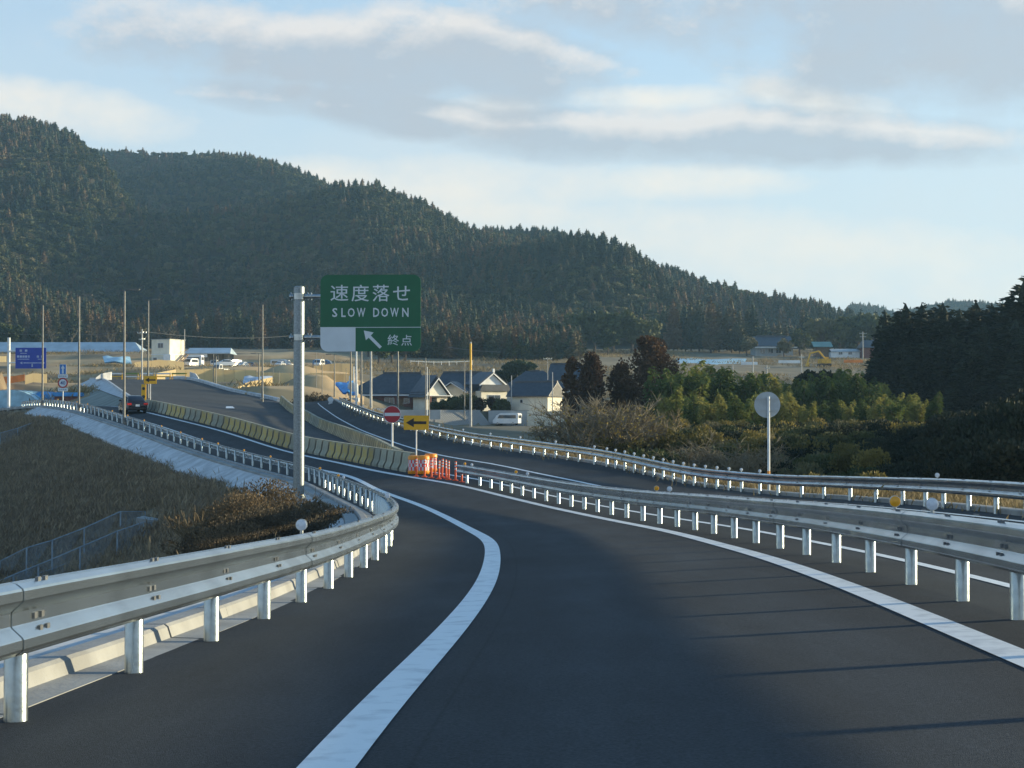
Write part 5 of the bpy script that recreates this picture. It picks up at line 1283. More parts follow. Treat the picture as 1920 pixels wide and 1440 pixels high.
# ------------------------------------------------------------------ fences at the foot of the bank
def mesh_fence(label, pts, h, mesh=True, drop=0):
    P3 = [P(*q) for q in pts]; root = thing('fence', label, 'fence', P3[0] - Vector((0, 0, h))); o0 = root.location.copy()
    for i, p in enumerate(P3):
        b = MB(); q = p - o0; b.box((q.x, q.y, q.z - h / 2 - .4), (.07, .07, h + .8)); b.build('post', M['fence_steel'], root)
    for i in range(len(P3) - 1):
        b = MB(); a, c = P3[i] - o0, P3[i+1] - o0; b.bar(a, c, .045); b.build('top_rail', M['fence_steel'], root)
        b = MB(); b.bar(a - Vector((0, 0, h * .93)), c - Vector((0, 0, h * .93)), .035); b.build('bottom_rail', M['fence_steel'], root)
        if mesh:
            b = MB(); n = 22; L = (c - a)
            for k in range(n):
                for sgn in (0, 1):
                    u0 = k / n; u1 = u0 + (h / L.length if L.length > 0 else 0) * (1 if sgn else -1) * .9
                    v1 = 1.0
                    if u1 > 1: v1 = (1 - u0) / (u1 - u0); u1 = 1
                    if u1 < 0: v1 = u0 / (u0 - u1); u1 = 0
                    b.bar(a + L * u0, a + L * u1 - Vector((0, 0, h * .93 * v1)), .006)
            b.build('wire_mesh', M['fence_steel'], root)
mesh_fence('upper blue grey mesh fence at the foot of the left bank', [(-60, 1078, 76), (0, 1052, 76.5), (50, 1027, 77), (98, 1013, 78), (158, 990, 79.5), (226, 959, 81), (272, 959, 82.5)], 1.5)
mesh_fence('lower blue grey mesh fence in front of the culvert block', [(-20, 1098, 71), (25, 1078, 72), (72, 1059, 73), (150, 1026, 74), (220, 996, 75.5), (270, 979, 77), (316, 979, 78)], 1.5)
mesh_fence('dark mesh fence along the bank top at the far left', [(-40, 825, 128), (0, 812, 131), (33, 803, 134), (62, 792, 138), (88, 782, 143), (108, 776, 149)], 1.4)
p = P(292, 1003, 78); b = MB(); b.box((0, .4, -.2), (1.6, 1.2, 1.6)); b.prism([(-.9, .55), (.9, .35), (.9, .6), (-.9, .85)], -.3, 1.1)
o = b.build('culvert_block', M['concrete_dark'], None, p); tag(o, 'concrete culvert headwall beside the fence on the left bank', 'concrete block')

# ------------------------------------------------------------------ vegetation
def leaf_faces(C, D, ln, wd, rng):
    """diamond leaf sprays: centres C, directions D, lengths, widths -> verts, quads"""
    n = len(C); D = D / np.maximum(np.linalg.norm(D, axis=1, keepdims=True), 1e-6)
    A = rng.normal(size=(n, 3)); S = np.cross(D, A); S /= np.maximum(np.linalg.norm(S, axis=1, keepdims=True), 1e-6)
    ln = np.asarray(ln)[:, None]; wd = np.asarray(wd)[:, None]; nrm = np.cross(D, S)
    V = np.stack([C - D * ln * .5, C + S * wd * .5 - D * ln * .05 + nrm * ln * .06, C + D * ln * .5, C - S * wd * .5 - D * ln * .05 + nrm * ln * .06], 1).reshape(-1, 3)
    F = np.arange(4 * n).reshape(n, 4); return V, F
def fast_mesh(name, parts, mats):
    """parts: list of (V, F(list or array), mat index)"""
    me = bpy.data.meshes.new(name); Vs = []; Fs = []; mi = []; o = 0
    for V, F, k in parts:
        Vs.append(np.asarray(V, float)); Fs += (np.asarray(F) + o).tolist() if isinstance(F, np.ndarray) else [tuple(i + o for i in f) for f in F]
        mi += [k] * len(F); o += len(V)
    me.from_pydata(np.concatenate(Vs).tolist(), [], Fs)
    for m in mats: me.materials.append(m)
    me.polygons.foreach_set('material_index', mi); me.update(); return me
def mbparts(mb, k=0): return (np.array([tuple(v) for v in mb.v]), list(mb.f), k)
def cedar_leaves(H, Rd, n, ls, rng, base=.1, taper=.9, ragged=.3):
    t = base + (1 - base) * (1 - np.sqrt(rng.random(n))) ** .95
    lev = np.round(t * 16) / 16 + rng.normal(size=n) * .012; t = np.clip(.5 * t + .5 * lev, base, 1)
    a = rng.random(n) * 2 * np.pi; lob = 1 + ragged * np.sin(a * 3 + t * 23) * .5 + ragged * .5 * np.sin(a * 5 - t * 41)
    r = Rd * (1 - t) ** taper * lob * (.35 + .65 * rng.random(n) ** .45) + .12
    r *= np.where(t < base + .12, (t - base) / .12 * .6 + .4, 1)
    z = t * H - r * .18 + rng.normal(size=n) * .015 * H
    C = np.stack([r * np.cos(a), r * np.sin(a), z], 1); D = np.stack([np.cos(a), np.sin(a), -.25 + .55 * t + rng.normal(size=n) * .3], 1)
    s = ls * (.7 + .6 * rng.random(n)) * (1 - .35 * t); return leaf_faces(C, D, s * 1.5, s * .8, rng)
def core_cone(H, Rd, base, taper, seed, f=.72, n=9, rings=9):
    g = random.Random(seed); b = MB(); rr = []
    for i in range(rings + 1):
        t = base + (1 - base) * i / rings; r = Rd * f * max(0, 1 - t) ** taper * (1.12 if i % 2 else .80) + .03
        rr.append([(r * (1 + g.uniform(-.22, .22)) * math.cos(6.283 * k / n + i * .35), r * (1 + g.uniform(-.22, .22)) * math.sin(6.283 * k / n + i * .35), t * H + g.uniform(-.02, .02) * H) for k in range(n)])
    b.loft(rr, closed=True, cap=True); return b
def core_blobs(blobs, seed, f=.62):
    g = random.Random(seed); b = MB()
    for cx, cy, cz, rx, rz in blobs:
        rows = []
        for i in range(5):
            a = math.pi * (i + .5) / 5; rows.append([(cx + rx * f * math.sin(a) * math.cos(1.0472 * k + i) * g.uniform(.8, 1.2), cy + rx * f * math.sin(a) * math.sin(1.0472 * k + i) * g.uniform(.8, 1.2), cz + rz * f * math.cos(a) * g.uniform(.85, 1.15)) for k in range(6)])
        b.loft(rows, closed=True, cap=True)
    return b
def trunk_mb(H, r, frac=.95, lean=0.0):
    b = MB(); b.tube([(0, 0, -.6), (0, 0, H * .3), (lean, 0, H * .65), (lean, 0, H * frac)], [r, r * .8, r * .45, r * .08], 7); return b
def blob_leaves(blobs, n_each, ls, rng, up=.15):
    Vs, Fs, o = [], [], 0
    for cx, cy, cz, rx, rz in blobs:
        n = n_each; D = rng.normal(size=(n, 3)); D /= np.linalg.norm(D, axis=1, keepdims=True); k = (.45 + .6 * rng.random(n) ** .5)[:, None]
        C = D * k * np.array([rx, rx, rz]) + np.array([cx, cy, cz]); s = ls * (.6 + .8 * rng.random(n)); V, F = leaf_faces(C, D + rng.normal(size=(n, 3)) * .6 + np.array([0, 0, up]), s * 1.3, s * .9, rng); Vs.append(V); Fs.append(F + o); o += len(V)
    return np.concatenate(Vs), np.concatenate(Fs)
def broad_tree(H, Rd, nb, ne, ls, seed, flat=.6):
    rng = np.random.default_rng(seed); blobs = []; tb = MB(); tb.tube([(0, 0, -.6), (.1, 0, H * .25), (0, .1, H * .5)], [Rd * .09, Rd * .07, Rd * .04], 7)
    for k in range(nb):
        a = rng.random() * 6.28; rr = Rd * .72 * math.sqrt(rng.random()); z = H * (.42 + .42 * rng.random() * (1 - .3 * rr / Rd)); q = Rd * (.28 + .22 * rng.random())
        blobs.append((rr * math.cos(a), rr * math.sin(a), z, q, q * flat))
        tb.tube([(0, .05, H * .3), (rr * .5 * math.cos(a), rr * .5 * math.sin(a), H * .3 + (z - H * .3) * .6), (rr * math.cos(a), rr * math.sin(a), z)], [Rd * .04, Rd * .025, Rd * .008], 5)
    V, F = blob_leaves(blobs, ne, ls, rng); cb = core_blobs(blobs, seed); cv = np.array([tuple(v) for v in cb.v]); tb.core = (cv, list(cb.f)); return tb, V, F
def bare_tree(H, spread, seed, depth=5, r0=None, nstem=1, up=.55, kids=3):
    rr = random.Random(seed); b = MB(); r0 = r0 or H * .018
    def grow(p, d, L, r, k):
        mid = p + d * L * .5 + Vector((rr.uniform(-1, 1), rr.uniform(-1, 1), rr.uniform(-.3, .6))) * L * .06; e = p + d * L
        b.tube([p, mid, e], [r, r * .8, r * .55], 3 if k < 4 else 5, cap=False)
        if k == 0: return
        for _ in range(kids if k > 1 else kids + 1):
            v = Vector((rr.gauss(0, 1), rr.gauss(0, 1), rr.gauss(0, .7))); nd = (d * 1.0 + v * spread + Vector((0, 0, up * .35))).normalized()
            st = p.lerp(e, rr.uniform(.45, 1.0)); grow(st, nd, L * rr.uniform(.55, .82), r * (.55 if nstem == 1 else .66), k - 1)
    for s in range(nstem):
        a = rr.random() * 6.28; d = Vector((math.cos(a) * (.15 if nstem == 1 else .8), math.sin(a) * (.15 if nstem == 1 else .8), 1)).normalized()
        grow(Vector((math.cos(a) * .15 * (nstem > 1), math.sin(a) * .15 * (nstem > 1), -.3)), d, H * (.36 if nstem == 1 else .48), r0, depth)
    return b
def bamboo_mesh(H, nc, seed, rad=1.6):
    rng = np.random.default_rng(seed); tb = MB(); C = []; D = []
    for k in range(nc):
        a = rng.random() * 6.28; r = rad * math.sqrt(rng.random()) * .6; h = H * (.7 + .3 * rng.random()); x0, y0 = r * math.cos(a), r * math.sin(a); bd = .10 + .16 * rng.random(); ba = rng.random() * 6.28
        pts = []
        for i in range(8):
            t = i / 7; o = bd * h * t ** 2.6; pts.append((x0 + o * math.cos(ba), y0 + o * math.sin(ba), h * t * (1 - .06 * t ** 3)))
        tb.tube(pts, [.05 * (1 - .85 * i / 7) + .004 for i in range(8)], 5, cap=False)
        n = 210
        t = .28 + .72 * rng.random(n) ** .85; px_ = np.interp(t, np.linspace(0, 1, 8), [p[0] for p in pts]); py_ = np.interp(t, np.linspace(0, 1, 8), [p[1] for p in pts]); pz_ = np.interp(t, np.linspace(0, 1, 8), [p[2] for p in pts])
        w = (.85 * np.sin(np.clip((t - .2) / .8, 0, 1) * np.pi) ** .7 + .12) * (.5 + .5 * rng.random(n)); an = rng.random(n) * 6.28
        C.append(np.stack([px_ + w * np.cos(an), py_ + w * np.sin(an), pz_ + rng.normal(size=n) * .15 - w * .15], 1)); D.append(np.stack([np.cos(an), np.sin(an), -.5 + rng.normal(size=n) * .4], 1))
    C = np.concatenate(C); D = np.concatenate(D); s = .34 * (.6 + .8 * rng.random(len(C))); V, F = leaf_faces(C, D, s * 1.5, s * .55, rng); return tb, V, F
def make_tree(name, label, cat, loc, rz, trunk_me, crown_me, group=None, sc_=1.0, parts=('trunk', 'crown')):
    r = thing(name, label, cat, loc, rz, group); r.scale = (sc_, sc_, sc_) if not isinstance(sc_, tuple) else sc_
    link(parts[0], trunk_me, r); c = link(parts[1], crown_me, r)
    if parts[1] == 'branches': c['kind'] = 'stuff'      # fine twigs
    return r
def scatter(name, label, cat, pts, scl, rot, idx, protos, kind='stuff'):
    """one object: its points carry copies of the source plants"""
    col = bpy.data.collections.new(name + '_source')
    for i, me in enumerate(protos):
        o = bpy.data.objects.new('%s_%02d' % (name, i), me); col.objects.link(o)
    me = bpy.data.meshes.new(name); me.from_pydata(np.asarray(pts).tolist(), [], [])
    n = len(pts)
    a = me.attributes.new('scl', 'FLOAT_VECTOR', 'POINT'); a.data.foreach_set('vector', np.asarray(scl, float).reshape(-1))
    a = me.attributes.new('rot', 'FLOAT_VECTOR', 'POINT'); a.data.foreach_set('vector', np.asarray(rot, float).reshape(-1))
    a = me.attributes.new('pick', 'INT', 'POINT'); a.data.foreach_set('value', np.asarray(idx, np.int32))
    for m in {m for p in protos for m in p.materials}: me.materials.append(m)
    o = link(name, me); o['kind'] = kind; o['label'] = label; o['category'] = cat
    ng = bpy.data.node_groups.new(name, 'GeometryNodeTree'); ng.interface.new_socket('Geometry', in_out='INPUT', socket_type='NodeSocketGeometry'); ng.interface.new_socket('Geometry', in_out='OUTPUT', socket_type='NodeSocketGeometry')
    N = ng.nodes.new; LK = ng.links.new; gi = N('NodeGroupInput'); go = N('NodeGroupOutput'); ip = N('GeometryNodeInstanceOnPoints'); ci = N('GeometryNodeCollectionInfo')
    ci.inputs['Collection'].default_value = col; ci.inputs['Separate Children'].default_value = True; ci.inputs['Reset Children'].default_value = True
    def attr(nm, ty):
        x = N('GeometryNodeInputNamedAttribute'); x.data_type = ty; x.inputs['Name'].default_value = nm; return x.outputs['Attribute']
    LK(gi.outputs[0], ip.inputs['Points']); LK(ci.outputs[0], ip.inputs['Instance']); ip.inputs['Pick Instance'].default_value = True
    LK(attr('pick', 'INT'), ip.inputs['Instance Index']); LK(attr('scl', 'FLOAT_VECTOR'), ip.inputs['Scale']); e2r = N('FunctionNodeEulerToRotation'); LK(attr('rot', 'FLOAT_VECTOR'), e2r.inputs[0]); LK(e2r.outputs[0], ip.inputs['Rotation'])
    LK(ip.outputs[0], go.inputs[0]); md = o.modifiers.new('scatter', 'NODES'); md.node_group = ng
    return o

def hill_woods():
    rng = np.random.default_rng(11); protos = []
    for s in range(5):
        g = np.random.default_rng(40 + s); V, F = cedar_leaves(15, 2.5 + .5 * (s % 3), 420, .95, g, .12, .8 + .15 * (s % 2), .35)
        protos.append(fast_mesh('cedar', [mbparts(trunk_mb(15, .22)), (V, F, 1), mbparts(core_cone(15, 2.5 + .5 * (s % 3), .12, .85, s), 1)], [M['bark'], M['cedar']]))
    for s in range(3):
        tb, V, F = broad_tree(11, 4.6, 9, 60, 1.2, 60 + s, .75)
        protos.append(fast_mesh('broadleaf', [mbparts(tb), (V, F, 1), (*tb.core, 1)], [M['bark'], M['broad']]))
    tb = bare_tree(10, .55, 5, 4, .16); V = np.array([tuple(v) for v in tb.v])
    protos.append(fast_mesh('bare', [(V, list(tb.f), 0)], [M['twig']]))
    pts = []
    def fill(px0, px1, y0, y1, dens):
        n = int((px1 - px0) / FPX * (y0 + y1) / 2 * (y1 - y0) / dens); px = px0 + (px1 - px0) * rng.random(n); y = np.sqrt(y0 ** 2 + (y1 ** 2 - y0 ** 2) * rng.random(n)); pts.append(np.stack([(px - 960) / FPX * y, y], 1))
    fill(-420, 2300, 583, 1050, 12.5); fill(-1250, -420, 583, 1080, 40); fill(-300, 1000, 1050, 1400, 17); fill(1200, 2500, 1050, 1850, 20)
    xy = np.concatenate(pts); h = hillz(xy[:, 0], xy[:, 1]); ok = h > 10; xy = xy[ok]
    n = 900; px = 755 + 330 * rng.random(n); y = 425 + 165 * rng.random(n); fx = np.stack([(px - 960) / FPX * y, y], 1); xy = np.concatenate([xy, fx]); z = ground_z(xy[:, 0], xy[:, 1])
    # drop trees hidden well behind the crests
    px = 960 + FPX * xy[:, 0] / xy[:, 1]; row = HY - FPX * (z + 8 - EYE) / xy[:, 1]
    order = np.argsort(xy[:, 1]); hor = np.full(520, 2000.0); keep = np.zeros(len(xy), bool)
    for i in order:
        b = int((px[i] + 1300) / 8)
        if 0 <= b < 520:
            if row[i] < hor[b] + 6: keep[i] = True
            hor[b] = min(hor[b], row[i] + 14)
    xy, z, px = xy[keep], z[keep], px[keep]; n = len(xy)
    # kinds in patches: plantation cedars, evergreen oaks on crests and gullies, bare trees
    v = vnoise(xy[:, 0], xy[:, 1], 120, 21) * .6 + vnoise(xy[:, 0], xy[:, 1], 45, 22) * .4
    shelf = (xy[:, 1] > 860) & (px > 150) & (px < 640)
    pb = np.where(v > .60, .75, np.where(v > .5, .22, .04)); pb = np.where(shelf, .7, pb); pb = np.where(xy[:, 1] > 1050, np.maximum(pb, .45), pb); u = rng.random(n)
    idx = np.where(u < pb, 5 + rng.integers(0, 3, n), rng.integers(0, 5, n)); idx = np.where((rng.random(n) < .05) & (idx >= 5), 8, idx)
    s = .66 * (.62 + .55 * rng.random(n)) * np.where((xy[:, 1] > 1050) & (px > 1200), .72, 1) * np.where(idx >= 5, .9, 1) * (.85 + .35 * vnoise(xy[:, 0], xy[:, 1], 60, 30)); scl = np.stack([s * (1.1 + .4 * rng.random(n)), s * (1.1 + .4 * rng.random(n)), s * .92], 1)
    rot = np.stack([rng.normal(size=n) * .03, rng.normal(size=n) * .03, rng.random(n) * 6.28], 1)
    scatter('hill_forest', 'dense cedar and evergreen forest covering the hills', 'forest', np.c_[xy, z - .4], scl, rot, idx, protos)
hill_woods()

def foot_trees():
    # trees along the foot of the hill that can be told apart
    rng = np.random.default_rng(3); tr = [trunk_mb(18, .28).mesh('trunk', M['bark']) for _ in range(1)]; cr = []
    for s in range(4):
        V, F = cedar_leaves(18, 3.0 + .35 * s, 900, 1.05, np.random.default_rng(90 + s), .10, .75, .3); cr.append(fast_mesh('crown', [(V, F, 0), mbparts(core_cone(18, 3.0 + .35 * s, .10, .75, 50 + s))], [M['cedar']]))
    i = 0
    for px in list(range(-20, 640, 17)) + list(range(820, 1040, 18)) + list(range(1240, 1420, 12)) + list(range(1500, 1660, 20)):
        d = 545 + rng.random() * 30 - (25 if 1240 <= px < 1420 else 0); x = (px + rng.normal() * 4 - 960) / FPX * d
        if 280 < px < 345: continue
        s = .62 + .3 * rng.random() + (.12 if 1240 <= px < 1420 else 0)
        make_tree('cedar_tree', 'tall dark cedar in the row along the hill foot, %s from the left' % ordn(i), 'tree', (x, d, gz(x, d) - .3), rng.random() * 6, tr[0], cr[int(rng.integers(4))], 'cedars along the foot of the hill', float(s)); i += 1
    # lighter bamboo and broadleaf trees in front of them
    bt = []
    for s in range(3):
        tb, V, F = broad_tree(9, 4.2, 12, 110, .8, 300 + s, .8); bt.append((tb.mesh('trunk', M['bark']), fast_mesh('crown', [(V, F, 0), (*tb.core, 0)], [M['broad']])))
    i = 0
    for px, d, s in [(735, 400, .95), (710, 395, .8), (760, 410, .8), (1050, 500, 1.2), (1085, 505, 1.5), (1115, 505, 1.6), (1150, 505, 1.7), (1185, 505, 1.6), (1210, 505, 1.3), (1075, 480, .9), (1140, 480, 1.0), (940, 470, 1.0), (915, 475, .8), (1500, 500, 1.0), (1540, 520, 1.4), (1575, 520, 1.6), (1610, 520, 1.5), (1640, 520, 1.6), (1400, 490, .8), (1470, 492, .7), (20, 470, .9), (70, 475, .8), (690, 430, .8), (0, 480, 1.0)]:
        x = (px - 960) / FPX * d; a, b = bt[i % 3]; make_tree('broadleaf_tree', 'bushy olive evergreen before the hill, %s' % (['right behind the green sign bottom edge', 'leftmost of three behind the brick house', 'rightmost of three behind the brick house', 'first of the pale row right of the pine', 'second of the pale row right of the pine', 'third of the pale row right of the pine', 'fourth of the pale row right of the pine', 'fifth of the pale row right of the pine', 'last of the pale row right of the pine', 'low one before the pale row left part', 'low one before the pale row right part', 'left of the pine behind the houses', 'farthest left behind the yellow pole', 'just right of the farmhouse', 'left one behind the right sheds', 'second behind the right sheds', 'third behind the right sheds', 'last before the dark cedars', 'left of the farmhouse', 'small one at the farmhouse right corner', 'behind the blue direction sign', 'behind the leftmost street lamp', 'small one right of the green sign bottom', 'at the left picture edge'][i]), 'tree', (x, d, gz(x, d) - .3), rng.random() * 6, a, b, 'evergreens before the hill', s); i += 1
    # bare trees
    bm = [bare_tree(9, .6, 70 + s, 5, .14) for s in range(2)]; bmm = []
    for b in bm:
        k = int(len(b.f) * .04); t1 = MB(); t1.v = b.v; t1.f = b.f[:k]; t1.m = [0] * k; t2 = MB(); t2.v = b.v; t2.f = b.f[k:]; t2.m = [0] * len(t2.f)
        bmm.append((t1.mesh('trunk', M['bark_grey']), t2.mesh('branches', M['twig'])))
    for i, (px, d, s, lb) in enumerate([(312, 420, 1.15, 'round bare grey tree above the site office'), (1517, 470, .9, 'round bare brown tree beside the farmhouse'), (95, 445, .9, 'bare tree behind the long blue roof, left one'), (170, 450, 1.0, 'bare tree behind the long blue roof, middle one'), (210, 445, .9, 'bare tree behind the long blue roof, right one'), (130, 448, .9, 'bare tree behind the blue direction sign right edge')]):
        x = (px - 960) / FPX * d; a, b = bmm[i % 2]; make_tree('bare_tree', lb, 'tree', (x, d, gz(x, d) - .2), i, a, b, None, s, ('trunk', 'branches'))
foot_trees()

def mid_trees():
    rng = np.random.default_rng(8)
    # pine behind the houses
    tb = MB(); blobs = []
    for k in range(9):
        a = k * .7 + .2; rr = 2.0 + 1.6 * (k % 3) / 2; z = 5.2 + (k % 4) * .7; blobs.append((rr * math.cos(a), rr * math.sin(a), z, 1.9, .75))
        tb.tube([(.2 * math.cos(a), .2 * math.sin(a), -.3), (rr * .45 * math.cos(a), rr * .45 * math.sin(a), 2.6), (rr * math.cos(a), rr * math.sin(a), z)], [.14, .10, .05], 6)
    blobs.append((0, 0, 7.6, 2.4, .9)); V, F = blob_leaves(blobs, 330, .5, rng); d = 330; x = (975 - 960) / FPX * d
    make_tree('pine_tree', 'spreading pine with pale forked trunks behind the houses', 'tree', (x, d, gz(x, d) - .2), 0, tb.mesh('trunk', M['bark_grey']), fast_mesh('crown', [(V, F, 0)], [M['broad']]), None, 1.12)
    # brown winter cedars in the middle
    for px, tp, d, rw, lb, sd in [(1073, 668, 172, 1.4, 'slim reddish brown cedar at the left of the brown trio', 1), (1108, 658, 166, 2.35, 'rounded reddish brown cedar in the middle of the brown trio', 2), (1214, 627, 172, 4.1, 'largest brown cedar above the bare shrub', 3), (1165, 678, 168, 1.9, 'small brown cedar leaning on the largest brown one', 4)]:
        x = (px - 960) / FPX * d; z0 = gz(x, d) - .2; H = P(px, tp, d).z - z0; g = np.random.default_rng(500 + sd); n = int(2600 * (.4 + rw / 3)); blobs = []
        for k in range(26 if rw > 1.5 else 14):
            t = .25 + .68 * g.random(); w = rw * (math.sin(min(1, t * 1.05) * math.pi) ** .55 * (1 if t < .7 else .9)); a = g.random() * 6.28; rr = w * .6 * math.sqrt(g.random()); blobs.append((rr * math.cos(a), rr * math.sin(a), t * H, w * .45 + .3, w * .40 + .35))
        blobs.append((0, 0, H * .92, rw * .32, H * .07)); V, F = blob_leaves(blobs, int(n / len(blobs)) + 60, .26, g)
        make_tree('brown_cedar', lb, 'tree', (x, d, z0), sd, trunk_mb(H, .2).mesh('trunk', M['bark']), fast_mesh('crown', [(V, F, 0)], [M['brown_cedar']]))
    # dark cedars massed at the right
    tr = trunk_mb(15, .26).mesh('trunk', M['bark']); cr = []
    for s in range(4):
        V, F = cedar_leaves(15, 3.0 + .25 * s, 9000, .46, np.random.default_rng(700 + s), .03, .55, .4); cr.append(fast_mesh('crown', [(V, F, 0), mbparts(core_cone(15, 3.0 + .25 * s, .03, .6, 80 + s, .5, 12, 14))], [M['dark_cedar']]))
    right = [(1660, 585, 214, .95), (1698, 573, 208, 1.6), (1728, 572, 220, 1.6), (1768, 570, 206, 1.7), (1800, 583, 214, 1.6), (1830, 568, 208, 1.6), (1862, 572, 204, 1.7), (1892, 560, 200, 1.7), (1925, 522, 192, 1.7), (1960, 515, 196, 1.6), (1850, 610, 192, 1.7), (1905, 600, 184, 1.7), (1790, 630, 194, 1.7), (1735, 640, 196, 1.7), (1955, 590, 178, 1.6), (1695, 650, 200, 1.4), (1825, 650, 186, 1.7), (1995, 520, 188, 1.6), (2030, 540, 182, 1.6), (2080, 550, 186, 1.6), (2140, 560, 178, 1.6), (2200, 570, 184, 1.6), (2270, 580, 176, 1.6)]
    for i, (px, tp, d, w) in enumerate(right):
        x = (px - 960) / FPX * d; z0 = gz(x, d) - .3; H = P(px, tp, d).z - z0; s = H / 15.0; lb = ('slim dark cedar at the left end of the right hand grove' if i == 0 else 'tall dark cedar in the right hand grove, %s from its left end' % ordn(i))
        make_tree('dark_cedar', lb, 'tree', (x, d, z0), rng.random() * 6, tr, cr[i % 4], 'dark cedars on the right', (s * w, s * w, s))
    # dark round evergreen behind the bamboo
    tb, V, F = broad_tree(6.5, 2.3, 16, 330, .28, 41, .95); d = 190; x = (1528 - 960) / FPX * d; z0 = gz(x, d); H = P(0, 690, d).z - z0
    make_tree('evergreen_tree', 'dark round evergreen standing behind the bamboo', 'tree', (x, d, z0), 0, tb.mesh('trunk', M['bark']), fast_mesh('crown', [(V, F, 0)], [M['dark_cedar']]), None, H / 6.0)
    # bamboo grove
    bm = []
    for s in range(5):
        tb, V, F = bamboo_mesh(8, 9, 800 + s); bm.append((tb.mesh('culms', M['twig_warm']), fast_mesh('leaves', [(V, F, 0)], [M['bamboo']])))
    spots = []
    for k, px in enumerate(range(1248, 1700, 17)):
        d = 168 + (k * 37 % 22) - 10; tops = np.interp(px, [1248, 1290, 1350, 1420, 1470, 1520, 1570, 1620, 1660, 1700], [690, 674, 690, 698, 706, 712, 690, 696, 722, 750]); spots.append((px, tops + (k * 13 % 11) - 5, d))
    for k, px in enumerate(range(1256, 1760, 26)):
        d = 140 + (k * 29 % 16) - 8; tops = np.interp(px, [1256, 1400, 1500, 1600, 1680, 1760], [732, 735, 742, 745, 746, 740]); spots.append((px, tops + (k * 17 % 19) - 9, d))
    for i, (px, tp, d) in enumerate(spots):
        x = (px - 960) / FPX * d; z0 = gz(x, d) - .1; H = P(px, tp, d).z - z0; s = max(.25, H / 7.6); a, b = bm[i % 5]; n1 = len(range(1248, 1700, 17))
        make_tree('bamboo_clump', 'leafy bamboo clump in the %s row of the grove, %s from the left' % (('back', ordn(i)) if i < n1 else ('front', ordn(i - n1))), 'bamboo', (x, d, z0), rng.random() * 6, a, b, 'bamboo grove', (min(s, 1.1) * 1.05, min(s, 1.1) * 1.05, s), ('culms', 'leaves'))
    # bare shrub and thickets along the right verge
    def shrub(px, tp, d, lb, seed, warm=False, spread=.75, stems=10, kids=3, depth=4, leafm=None, nl=0, wide=1.0):
        x = (px - 960) / FPX * d; z0 = gz(x, d) - .1; H = P(px, tp, d).z - z0; b = bare_tree(H, spread, seed, depth, H * .017, stems, .5, kids)
        r = thing('shrub', lb, 'shrub', (x, d, z0)); r.scale = (wide, wide, 1); b.build('branches', M['twig_warm' if warm else 'twig'], r)['kind'] = 'stuff'
        if nl:
            g = np.random.default_rng(seed); vv = np.array([tuple(v) for v in b.v]); sel = vv[g.integers(0, len(vv), nl)]; sel = sel[sel[:, 2] > H * .1]; sel = sel[sel[:, 2] < H * .8]
            V, F = leaf_faces(sel + g.normal(size=sel.shape) * .08, g.normal(size=sel.shape), .12 + .12 * g.random(len(sel)), .06 + .05 * g.random(len(sel)), g); link('leaves', fast_mesh('leaves', [(V, F, 0)], [leafm]), r)
    shrub(1120, 728, 100, 'big bare spreading shrub beyond the right guardrail', 21, False, .62, 16, 3, 4, M['bush'], 1400, 1.15)
    shrub(1190, 745, 103, 'bare shrub right behind the biggest bare shrub', 22, True, .62, 12, 3, 4, M['bush'], 900, 1.1)
    shrub(1055, 772, 106, 'brown twiggy shrub at the left of the biggest bare shrub', 23, True, .7, 10, 3, 4, M['bush'], 500, 1.2)
    shrub(1365, 800, 82, 'twiggy pale shrub left of the round sign pole', 24, False, .85, 12, 3, 4, None, 0, 1.25)
    shrub(1325, 812, 80, 'low tangled shrub left of the twiggy pale shrub', 25, True, .85, 10, 3, 4, None, 0, 1.2)
    shrub(1405, 822, 78, 'low tangled shrub just left of the sign pole', 26, True, .85, 9, 3, 4, None, 0, 1.1)
    def thicket(px, tp, d, rx, lb, seed, m, ls=.16, ne=240, nb=14):
        x = (px - 960) / FPX * d; z0 = gz(x, d) - .15; H = P(px, tp, d).z - z0; g = np.random.default_rng(seed); blobs = []; sb = MB()
        for k in range(nb):
            a, b = (g.random() - .5) * 2 * rx, (g.random() - .5) * 2.2; z = H * (.25 + .5 * g.random()) * (1 - .25 * (a / rx) ** 2); q = .45 + .35 * g.random(); blobs.append((a, b, z, q * 1.2, min(q * H * .45, z * .9 + .2))); sb.tube([(a * .8, b * .8, -.1), (a, b, z)], [.03, .01], 4)
        V, F = blob_leaves(blobs, ne, ls, g, .9); r = thing('thicket', lb, 'bush', (x, d, z0)); sb.build('stems', M['twig_warm'], r); link('foliage', fast_mesh('foliage', [(V, F, 0)], [M[m]]), r)
    thicket(1225, 800, 98, 3.2, 'yellow green scrub right of the bare shrubs', 31, 'bush'); thicket(1290, 797, 100, 2.8, 'yellow green scrub in the middle of the right verge', 32, 'bush')
    thicket(1250, 838, 88, 3.0, 'dark low scrub behind the delineator row', 33, 'broad'); thicket(1340, 840, 86, 2.6, 'dark low scrub behind the twiggy shrub', 34, 'broad')
    thicket(1450, 818, 92, 3.0, 'yellow green scrub behind the round sign pole', 35, 'bush'); thicket(1530, 845, 84, 3.4, 'grey green scrub right of the sign pole', 36, 'broad'); thicket(1640, 845, 82, 3.6, 'grey green scrub below the bamboo', 37, 'broad'); thicket(1750, 850, 80, 3.6, 'dark scrub under the right hand cedars', 38, 'dark_cedar'); thicket(1850, 855, 76, 3.4, 'dark scrub at the right picture edge', 39, 'dark_cedar')
